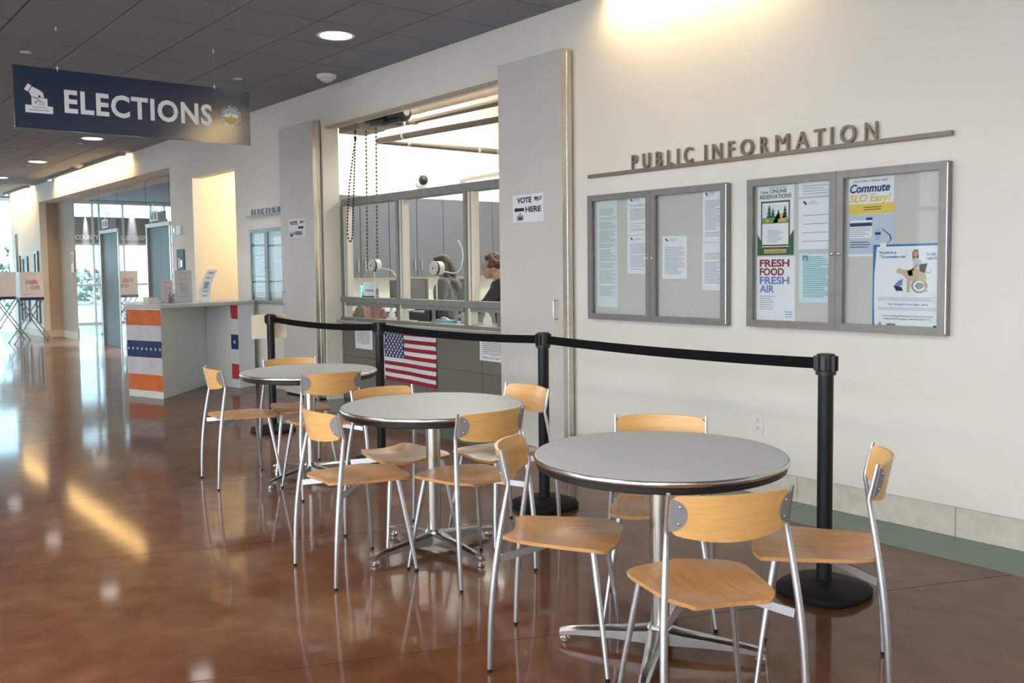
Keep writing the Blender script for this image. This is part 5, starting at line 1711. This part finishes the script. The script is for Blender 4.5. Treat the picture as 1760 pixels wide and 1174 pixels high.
for k, (a, b) in enumerate((D1, D2)):
    t = thing('elevator_door', 'dark steel elevator doors, %s' % ('left pair beyond the kiosk' if k == 0 else 'right pair beside the call panel'), 'elevator', (0, 0, 0), 0, 'elevator doors')
    m_ = (a + b) / 2
    for p, r in ((a + 0.025, m_ - 0.002), (m_ + 0.002, b - 0.025)):
        MB().box(p, r, YB + 0.03, YB + 0.0595, 0.004, DT).build('door_leaf', DOORSTEEL, t, smooth=False)
    fr_ = MB()
    fr_.box(a - 0.01, a + 0.024, YB - 0.012, YB + 0.0595, 0.0, DT + 0.002)
    fr_.box(b - 0.024, b + 0.01, YB - 0.012, YB + 0.0595, 0.0, DT + 0.002)
    fr_.build('jamb', STEEL, t, smooth=False)
    MB().box(a - 0.01, b + 0.01, YB - 0.02, YB + 0.0595, DT + 0.0025, DT + 0.068).build('head_trim', WHITE, t, smooth=False)
    MB().box(b - 0.16, b - 0.06, YB + 0.022, YB + 0.0298, 1.42, 1.52).build('floor_plate', INK, t, smooth=False)
    s_ = thing('hall_sign', 'small white elevator indicator sign above the %s elevator door' % ('left' if k == 0 else 'right'), 'sign', (m_, YB - 0.06, 2.345), 0, 'elevator indicator signs')
    MB().box(-0.20, 0.20, -0.012, 0.0, -0.085, 0.085).build('plate', WHITE, s_, smooth=False)
    q = MB()
    for dx_ in (-0.11, 0.0, 0.11):
        text(q, Fr((dx_ - 0.04, -0.0125, -0.05), (1, 0, 0), (0, 0, 1)), 'AIR'[int(round(dx_ / 0.11)) + 1] if False else ('A', 'I', 'B')[int(round(dx_ / 0.11)) + 1], 0, 0, w=0.075 if dx_ else 0.03, h=0.10, c=0.001, offset=0.03)
    q.build('lettering', INK, s_, smooth=False)
    MB().tube([(0, -0.006, 0.085), (0, -0.006, 0.20), (0, 0.058, 0.20)], 0.008, 8).build('bracket', STEEL, s_)
for x in (-20.0, -16.95):
    t = thing('recess_downlight', 'small recessed downlight over the %s polished elevator panel' % ('left' if x < -18 else 'right'), 'downlight', (x, 0.22, EL_T))
    MB().lathe([(0.05, -0.008), (0.06, -0.008), (0.06, 0.0), (0.05, 0.0)], 16).build('trim_ring', WHITE, t)
    MB().lathe([(0.045, -0.006), (0.045, 0.0)], 16).build('lens', LENS, t)
    lamp('recess_beam', 'SPOT', (x, 0.22, EL_T - 0.012), 520, (0.95, 0.97, 1.0), (x, 0.25, 0), spot_size=math.radians(46), spot_blend=0.6, shadow_soft_size=0.03)
# call panel and alarm strobe on the pier
t = thing('call_panel', 'dark elevator call panel on the pier beside the right elevator', 'panel', (-13.49, 0, 1.49))
MB().box(-0.15, 0.15, -0.015, -0.0005, -0.26, 0.26).build('plate', mat('call_plate', (0.05, 0.062, 0.066), 0.5, 0.0, spec=0.3), t, smooth=False)
MB().box(-0.09, -0.01, -0.018, -0.0155, -0.02, 0.13).build('key_sign', PAPER, t, smooth=False)
MB().box(0.02, 0.08, -0.020, -0.0155, -0.0, 0.10).build('button', STEEL, t, smooth=False)
t = thing('alarm_strobe', 'small white fire alarm strobe on the pier above the call panel', 'alarm', (-13.49, 0, 2.03))
MB().box(-0.10, 0.10, -0.03, -0.0005, -0.07, 0.07).build('housing', WHITE, t, smooth=False, bevel=0.006)
MB().box(-0.15, -0.11, -0.05, -0.0005, -0.03, 0.03).build('strobe_lens', glass_material('strobe_clear', (0.9, 0.92, 0.95), 0.2), t, smooth=False)
# warm lamp in the passage
t = thing('passage_light', 'warm round ceiling light in the narrow passage', 'ceiling light', (-12.1, 1.3, 3.0))
MB().lathe([(0.16, -0.06), (0.18, -0.04), (0.18, -0.001)], 20).build('diffuser', mat('passage_glow', (1, 0.85, 0.6), 0.5, emit=3.0, emit_color=(1.0, 0.80, 0.50)), t)
lamp('passage_beam', 'POINT', (-12.0, 1.3, 2.85), 55, (1.0, 0.86, 0.62), shadow_soft_size=0.15)

# glazed reading panels on the farthest white wall
for k, (x0, x1, z0, z1, wh) in enumerate(((-24.75, -24.35, 0.3, 1.85, 'leftmost'), (-24.05, -23.55, 0.3, 1.82, 'middle'), (-22.85, -22.5, 0.3, 1.92, 'rightmost'))):
    t = thing('framed_panel', 'tall narrow steel framed wall panel on the farthest white wall, %s' % wh, 'panel', (0, 0, 0), 0, 'steel framed wall panels')
    q = MB()
    q.box(x0, x0 + 0.06, -0.04, -0.0005, z0, z1)
    q.box(x1 - 0.06, x1, -0.04, -0.0005, z0, z1)
    q.box(x0 + 0.06, x1 - 0.06, -0.04, -0.0005, z1 - 0.06, z1)
    q.box(x0 + 0.06, x1 - 0.06, -0.04, -0.0005, z0, z0 + 0.06)
    q.build('frame', mat('panel_frame', (0.20, 0.21, 0.21), 0.4, 0.6), t, smooth=False)
    MB().box(x0 + 0.06, x1 - 0.06, -0.02, -0.001, z0 + 0.06, z1 - 0.06).build('inset', mat('panel_inset', (0.34, 0.44, 0.50), 0.3), t, smooth=False)
t = thing('grab_post', 'slim grey upright post with a short arm against the farthest white wall', 'post', (-24.15, -0.12, 0))
MB().tube([(0, 0, 0.0), (0, 0, 2.35)], 0.03, 10).build('upright', mat('post_grey', (0.35, 0.37, 0.38), 0.4, 0.5), t)
MB().tube([(0, 0, 1.7), (-0.15, 0, 1.7)], 0.03, 8).build('arm', mat('post_grey', (0.35, 0.37, 0.38), 0.4, 0.5), t)
MB().lathe([(0.09, 0.0), (0.09, 0.01)], 16).build('foot', mat('post_grey', (0.35, 0.37, 0.38), 0.4, 0.5), t)
t = thing('phone_sign', 'small white framed notice on the beige recess wall beside the polished panel', 'sign', (-20.95, 0.345, 1.65))
MB().box(-0.20, 0.02, -0.012, -0.0, -0.21, 0.21).build('plate', WHITE, t, smooth=False, bevel=0.004)
MB().box(-0.17, -0.01, -0.0135, -0.0125, -0.02, 0.18).build('print', GREY_INK, t, smooth=False)

# ------------------------------------------------------------------ voting booths
BOOTH_WHITE = mat('booth_white', (0.74, 0.75, 0.82), 0.5)
BOOTH_NAVY = mat('booth_navy', (0.010, 0.025, 0.10), 0.5)
BOOTH_LEG = mat('booth_leg', (0.30, 0.31, 0.33), 0.4, 0.7)
def booth(label, x, y, rz, face):
    """privacy screen opens towards -x; the printed outside faces +x"""
    t = thing('voting_booth', label, 'voting booth', (x, y, 0), rz, 'folding voting booths')
    MB().box(-0.46, 0.0, -0.22, 0.22, 0.88, 0.94).build('desk', BOOTH_NAVY, t, smooth=False, bevel=0.004, segs=1)
    MB().box(-0.006, 0.0, -0.215, 0.215, 0.9405, 1.455).build('back_screen', BOOTH_WHITE, t, smooth=False)
    for s in (-1, 1):
        q = MB()
        ya, yb = sorted((s * 0.215, s * 0.209))
        q.add([(-0.0065, ya, 0.9405), (-0.0065, yb, 0.9405), (-0.40, yb, 0.9405), (-0.40, ya, 0.9405), (-0.0065, ya, 1.455), (-0.0065, yb, 1.455), (-0.36, yb, 1.455), (-0.36, ya, 1.455)],
              [(0, 3, 2, 1), (4, 5, 6, 7), (0, 1, 5, 4), (1, 2, 6, 5), (2, 3, 7, 6), (3, 0, 4, 7)])
        q.build('side_screen', BOOTH_WHITE, t, smooth=False)
    for xx in (-0.05, -0.41):
        for s in (-1, 1):
            lg = MB().tube([(xx, s * 0.20, 0.88), (xx + (0.10 if xx > -0.2 else -0.10), -s * 0.36, 0.012)], 0.011, 8).build('leg', BOOTH_LEG, t)
            MB().tube([(xx + (0.10 if xx > -0.2 else -0.10), -s * 0.36, 0.014), (xx + (0.1015 if xx > -0.2 else -0.1015), -s * 0.368, 0.0)], 0.014, 8).build('foot_cap', RUBBER, lg)
    if face:
        f = Fr((0.0002, -0.215, 0.94), (0, 1, 0), (0, 0, 1))
        fx_ = [(0.10, 0.36), (0.16, 0.37), (0.20, 0.34), (0.28, 0.36), (0.32, 0.32), (0.33, 0.25), (0.28, 0.27), (0.22, 0.25), (0.15, 0.28), (0.115, 0.27)]
        art('flag_print', f, [(fx_, mat('print_pink', (0.60, 0.30, 0.30), 0.7)), ([(0.10, 0.36), (0.16, 0.37), (0.20, 0.34), (0.215, 0.29), (0.16, 0.30), (0.118, 0.29)], PALEB), ([(0.075, 0.40), (0.082, 0.40), (0.145, 0.13), (0.138, 0.13)], GREY_INK), (rect(0.06, 0.055, 0.23, 0.062), GREY_INK)], t)
        q = MB()
        text(q, f, 'VOTE', 0.185, 0.155, w=0.175, h=0.07, c=0.004, offset=0.015)
        q.build('lettering', mat('print_slate', (0.10, 0.13, 0.24), 0.7), t, smooth=False)
    return t
booth('white folding voting booth reading VOTE on crossed grey legs', -20.5, -0.575, 0.0, True)
booth('second white folding voting booth half hidden behind the one reading VOTE', -21.6, -0.80, 0.0, False)

# ------------------------------------------------------------------ people behind the counter
def remesh(name, mb, m, parent, voxel, smooth_it=4):
    me = mb.mesh(name + '_rough', m, smooth=False)
    o = bpy.data.objects.new(name + '_rough', me)
    COL.objects.link(o)
    md = o.modifiers.new('r', 'REMESH')
    md.mode = 'VOXEL'
    md.voxel_size = voxel
    md.use_smooth_shade = True
    sm = o.modifiers.new('s', 'SMOOTH')
    sm.iterations = smooth_it
    sm.factor = 0.5
    dg = bpy.context.evaluated_depsgraph_get()
    me2 = bpy.data.meshes.new_from_object(o.evaluated_get(dg))
    me2.name = name
    bpy.data.objects.remove(o)
    me2.materials.clear()
    me2.materials.append(m)
    me2.polygons.foreach_set('use_smooth', [True] * len(me2.polygons))
    return link(name, me2, parent)

def limb(mb, pts, rad, n=12):
    mb.tube(pts, rad, n)
    for p, r in zip(pts, rad):
        mb.ball(p, r, 12, 8)

def hand(mb, wrist, d, up):
    """palm, four fingers and a thumb; d is the pointing direction"""
    d = Vector(d).normalized()
    up = Vector(up).normalized()
    s = d.cross(up).normalized()
    up = s.cross(d)
    wv = Vector(wrist)
    for k in range(4):
        b = wv + d * 0.02 + s * (-0.027 + 0.018 * k)
        e = wv + d * 0.085 + s * (-0.030 + 0.020 * k)
        mb.tube([b, e], [0.014, 0.012], 8)
        L = (0.062, 0.074, 0.070, 0.054)[k]
        p1 = e + d * L * 0.5 - up * 0.008
        p2 = e + d * L * 0.85 - up * 0.030
        mb.tube([e, p1, p2], [0.0095, 0.0088, 0.0075], 8)
        mb.ball(p2, 0.0076, 8, 6)
    mb.tube([wv + d * 0.02 + s * -0.02, wv + d * 0.055 - s * 0.045 - up * 0.012, wv + d * 0.085 - s * 0.052 - up * 0.02], [0.014, 0.011, 0.009], 8)

def person(label, loc, rz, top_m, hair_m, skin_m, trouser_m, seated=0.0, lean=0.0, hair='long', hood=False, arms='down', glasses=False):
    """faces local +x; feet at local origin; height about 1.56"""
    t = thing('person', label, 'person', loc, rz)
    dz = -seated
    # joint positions
    hip = Vector((0, 0, 0.86 + dz))
    chest = Vector((0.02 + lean * 0.5, 0, 1.17 + dz))
    neck = Vector((0.02 + lean, 0, 1.315 + dz - lean * 0.12))
    head = neck + Vector((0.035 + lean * 0.25, 0, 0.125 - lean * 0.1))
    sh = [Vector((0.01 + lean * 0.9, s * 0.165, 1.265 + dz - lean * 0.1)) for s in (-1, 1)]
    b = MB()
    # head: skull, jaw, nose, lips, ears, neck
    b.ball(head + Vector((-0.012, 0, 0.03)), (0.092, 0.074, 0.092), 18, 14)
    b.ball(head + Vector((0.030, 0, -0.030)), (0.060, 0.056, 0.072), 16, 12)
    b.ball(head + Vector((0.050, 0, -0.080)), (0.028, 0.032, 0.024), 12, 8)
    b.tube([head + Vector((0.078, 0, 0.026)), head + Vector((0.100, 0, -0.012)), head + Vector((0.086, 0, -0.022))], [0.009, 0.013, 0.012], 8)
    b.ball(head + Vector((0.081, 0, -0.045)), (0.010, 0.022, 0.006), 8, 6)
    b.ball(head + Vector((0.078, 0, -0.056)), (0.010, 0.020, 0.006), 8, 6)
    b.ball(head + Vector((0.072, 0, 0.040)), (0.014, 0.050, 0.010), 10, 6)
    for s in (-1, 1):
        b.ball(head + Vector((-0.005, s * 0.074, -0.005)), (0.018, 0.008, 0.030), 8, 8)
        b.ball(head + Vector((0.050, s * 0.040, -0.022)), (0.028, 0.022, 0.022), 8, 8)
    limb(b, [neck + Vector((-0.01, 0, -0.05)), neck + Vector((0.0, 0, 0.03)), head + Vector((-0.015, 0, -0.04))], [0.060, 0.052, 0.054])
    # trunk core
    limb(b, [hip, (hip + chest) / 2, chest, neck + Vector((0, 0, -0.07))], [0.105, 0.10, 0.105, 0.07])
    # arms
    wr = []
    for i, s in enumerate((-1, 1)):
        if arms == 'down':
            el = sh[i] + Vector((0.03, s * 0.045, -0.25))
            w_ = el + Vector((0.17, -s * 0.03, -0.12))
            hd = Vector((0.9, 0, -0.2))
        else:
            el = sh[i] + Vector((0.14, s * 0.05, -0.19))
            w_ = el + Vector((0.17, -s * 0.05, -0.10))
            hd = Vector((1, -s * 0.2, -0.15))
        wr.append((el, w_, hd))
        limb(b, [sh[i], el, w_], [0.044, 0.036, 0.026])
        hand(b, w_, hd, (0, 0, 1))
    # legs and feet
    for s in (-1, 1):
        if seated > 0.3:
            kn = Vector((0.40, s * 0.10, 0.86 + dz))
            an = Vector((0.40, s * 0.10, max(0.09, 0.46 + dz)))
        else:
            kn = Vector((0.01, s * 0.095, 0.47))
            an = Vector((-0.01, s * 0.095, 0.08))
        limb(b, [hip + Vector((0, s * 0.085, -0.02)), kn, an], [0.082, 0.058, 0.038])
        limb(b, [an + Vector((-0.03, 0, -0.045)), an + Vector((0.14, 0, -0.055))], [0.034, 0.026])
    remesh('body', b, skin_m, t, 0.0075, 3)
    # eyes, brows
    e = MB()
    for s in (-1, 1):
        e.ball(head + Vector((0.0735, s * 0.030, 0.018)), 0.0105, 10, 8)
    eo = e.build('eyes', WHITE, t)
    e = MB()
    for s in (-1, 1):
        e.ball(head + Vector((0.0820, s * 0.030, 0.018)), 0.0045, 8, 6)
    e.build('pupils', INK, eo)
    if glasses:
        e = MB()
        for s in (-1, 1):
            ring = [head + Vector((0.094, s * 0.032 + 0.022 * math.cos(a), 0.016 + 0.019 * math.sin(a))) for a in [2 * math.pi * k / 14 for k in range(15)]]
            e.tube(ring, 0.0022, 6)
            e.tube([head + Vector((0.094, s * 0.054, 0.02)), head + Vector((0.0, s * 0.082, 0.012))], 0.0022, 6)
        e.build('glasses', BLACK, t)
    # clothing
    c = MB()
    limb(c, [hip + Vector((0, 0, -0.04)), (hip + chest) / 2, chest, neck + Vector((-0.005, 0, -0.075))], [0.135, 0.128, 0.132, 0.085])
    for i, s in enumerate((-1, 1)):
        el, w_, hd = wr[i]
        limb(c, [chest + Vector((0, s * 0.08, 0.03)), sh[i]], [0.10, 0.066])
        limb(c, [sh[i], el, w_ + (el - w_) * 0.12], [0.064, 0.054, 0.040])
        limb(c, [hip + Vector((0, s * 0.05, -0.02)), chest + Vector((0, s * 0.06, -0.04))], [0.12, 0.115])
    if hood:
        for k in range(13):
            a = -1.9 + 3.8 * k / 12
            c.ball(neck + Vector((-0.055 * math.cos(a) - 0.02, 0.092 * math.sin(a), -0.035 + 0.03 * math.cos(a))), 0.036, 10, 8)
        c.ball(neck + Vector((-0.115, 0, -0.045)), (0.055, 0.10, 0.05), 12, 8)
        c.ball(neck + Vector((-0.15, 0, -0.09)), (0.04, 0.07, 0.05), 12, 8)
    remesh('top', c, top_m, t, 0.0095, 3)
    c = MB()
    for s in (-1, 1):
        if seated > 0.3:
            limb(c, [hip + Vector((0, s * 0.085, -0.02)), Vector((0.40, s * 0.10, 0.86 + dz)), Vector((0.40, s * 0.10, max(0.12, 0.48 + dz)))], [0.105, 0.078, 0.06])
        else:
            limb(c, [hip + Vector((0, s * 0.075, -0.02)), Vector((0.01, s * 0.095, 0.47)), Vector((-0.01, s * 0.095, 0.10))], [0.115, 0.078, 0.062])
    remesh('trousers', c, trouser_m, t, 0.012, 2)
    # hair
    h = MB()
    rn = random.Random(len(label))
    if hair == 'curly':
        for k in range(70):
            a, z_ = rn.uniform(0, 6.283), rn.uniform(-0.25, 1.0)
            rr = math.sqrt(max(0, 1 - z_ * z_))
            v = Vector((rr * math.cos(a), rr * math.sin(a), z_))
            if v.x > 0.45 and v.z < 0.55:
                continue
            h.ball(head + Vector((-0.022, 0, 0.045)) + Vector((v.x * 0.096, v.y * 0.088, v.z * 0.088)), rn.uniform(0.022, 0.034), 8, 6)
        h.ball(head + Vector((-0.03, 0, 0.05)), (0.092, 0.084, 0.085), 12, 10)
        remesh('hair', h, hair_m, t, 0.0065, 1)
    else:
        h.ball(head + Vector((-0.022, 0, 0.040)), (0.100, 0.084, 0.098), 16, 12)
        h.ball(head + Vector((0.045, 0, 0.088)), (0.045, 0.058, 0.026), 12, 8)
        if hair == 'long':
            limb(h, [head + Vector((-0.07, 0, 0.02)), head + Vector((-0.105, 0, -0.08)), head + Vector((-0.125, 0, -0.20))], [0.070, 0.066, 0.045])
            for s in (-1, 1):
                limb(h, [head + Vector((-0.04, s * 0.055, 0.01)), head + Vector((-0.075, s * 0.065, -0.12))], [0.04, 0.035])
        else:
            limb(h, [head + Vector((-0.06, 0, 0.0)), head + Vector((-0.07, 0, -0.07))], [0.07, 0.055])
        remesh('hair', h, hair_m, t, 0.0065, 2)
    return t
SK1 = noisy('skin_tan', (0.36, 0.19, 0.125), (0.40, 0.215, 0.145), 30, 0.5)
SK2 = noisy('skin_light', (0.50, 0.29, 0.21), (0.54, 0.32, 0.235), 30, 0.5)
HOOD = noisy('hoodie_grey', (0.12, 0.13, 0.125), (0.165, 0.175, 0.17), 40, 0.9, bump=0.4, bump_scale=60)
HAIR1 = noisy('hair_dark', (0.045, 0.035, 0.028), (0.07, 0.055, 0.045), 60, 0.55)
HAIR2 = noisy('hair_auburn', (0.085, 0.035, 0.018), (0.14, 0.065, 0.03), 60, 0.55)
DARKTOP = noisy('dark_top', (0.02, 0.02, 0.028), (0.035, 0.035, 0.045), 20, 0.85)
OLIVE = noisy('olive_top', (0.11, 0.12, 0.08), (0.14, 0.15, 0.10), 20, 0.85)
JEANS = noisy('dark_trousers', (0.03, 0.035, 0.05), (0.045, 0.05, 0.07), 40, 0.85)
person('person in a grey hooded sweatshirt with dark hair facing left behind the middle window', (-8.20, 1.02, 0), math.radians(226), HOOD, HAIR1, SK1, JEANS, 0.0, 0.0, 'long', True, 'down')
person('person with curly auburn hair, glasses and dark top leaning over the counter at the right', (-7.15, 1.06, 0), math.radians(232), DARKTOP, HAIR2, SK2, JEANS, 0.0, 0.10, 'curly', False, 'reach', True)
person('seated person with black hair and olive top behind the left window', (-9.86, 1.00, 0), math.radians(100), OLIVE, mat('hair_black', (0.012, 0.011, 0.012), 0.5), SK1, JEANS, 0.36, 0.0, 'short', False, 'down')
t = thing('office_chair', 'black swivel office chair under the seated person behind the left window', 'chair', (-9.86, 1.00, 0), math.radians(100))
MB().lathe([(0.20, 0.335), (0.22, 0.345), (0.22, 0.375), (0.20, 0.385)], 24).build('seat', BLACK, t)
MB().tube([(0, 0, 0.06), (0, 0, 0.335)], 0.025, 12).build('column', STEEL, t)
for k in range(5):
    a = k * 2 * math.pi / 5
    MB().bar((0, 0, 0.075), (0.24 * math.cos(a), 0.24 * math.sin(a), 0.05), 0.03, 0.02).build('base_arm', BLACK, t, smooth=False)
    MB().ball((0.24 * math.cos(a), 0.24 * math.sin(a), 0.025), 0.025, 10, 8).build('caster', RUBBER, t)
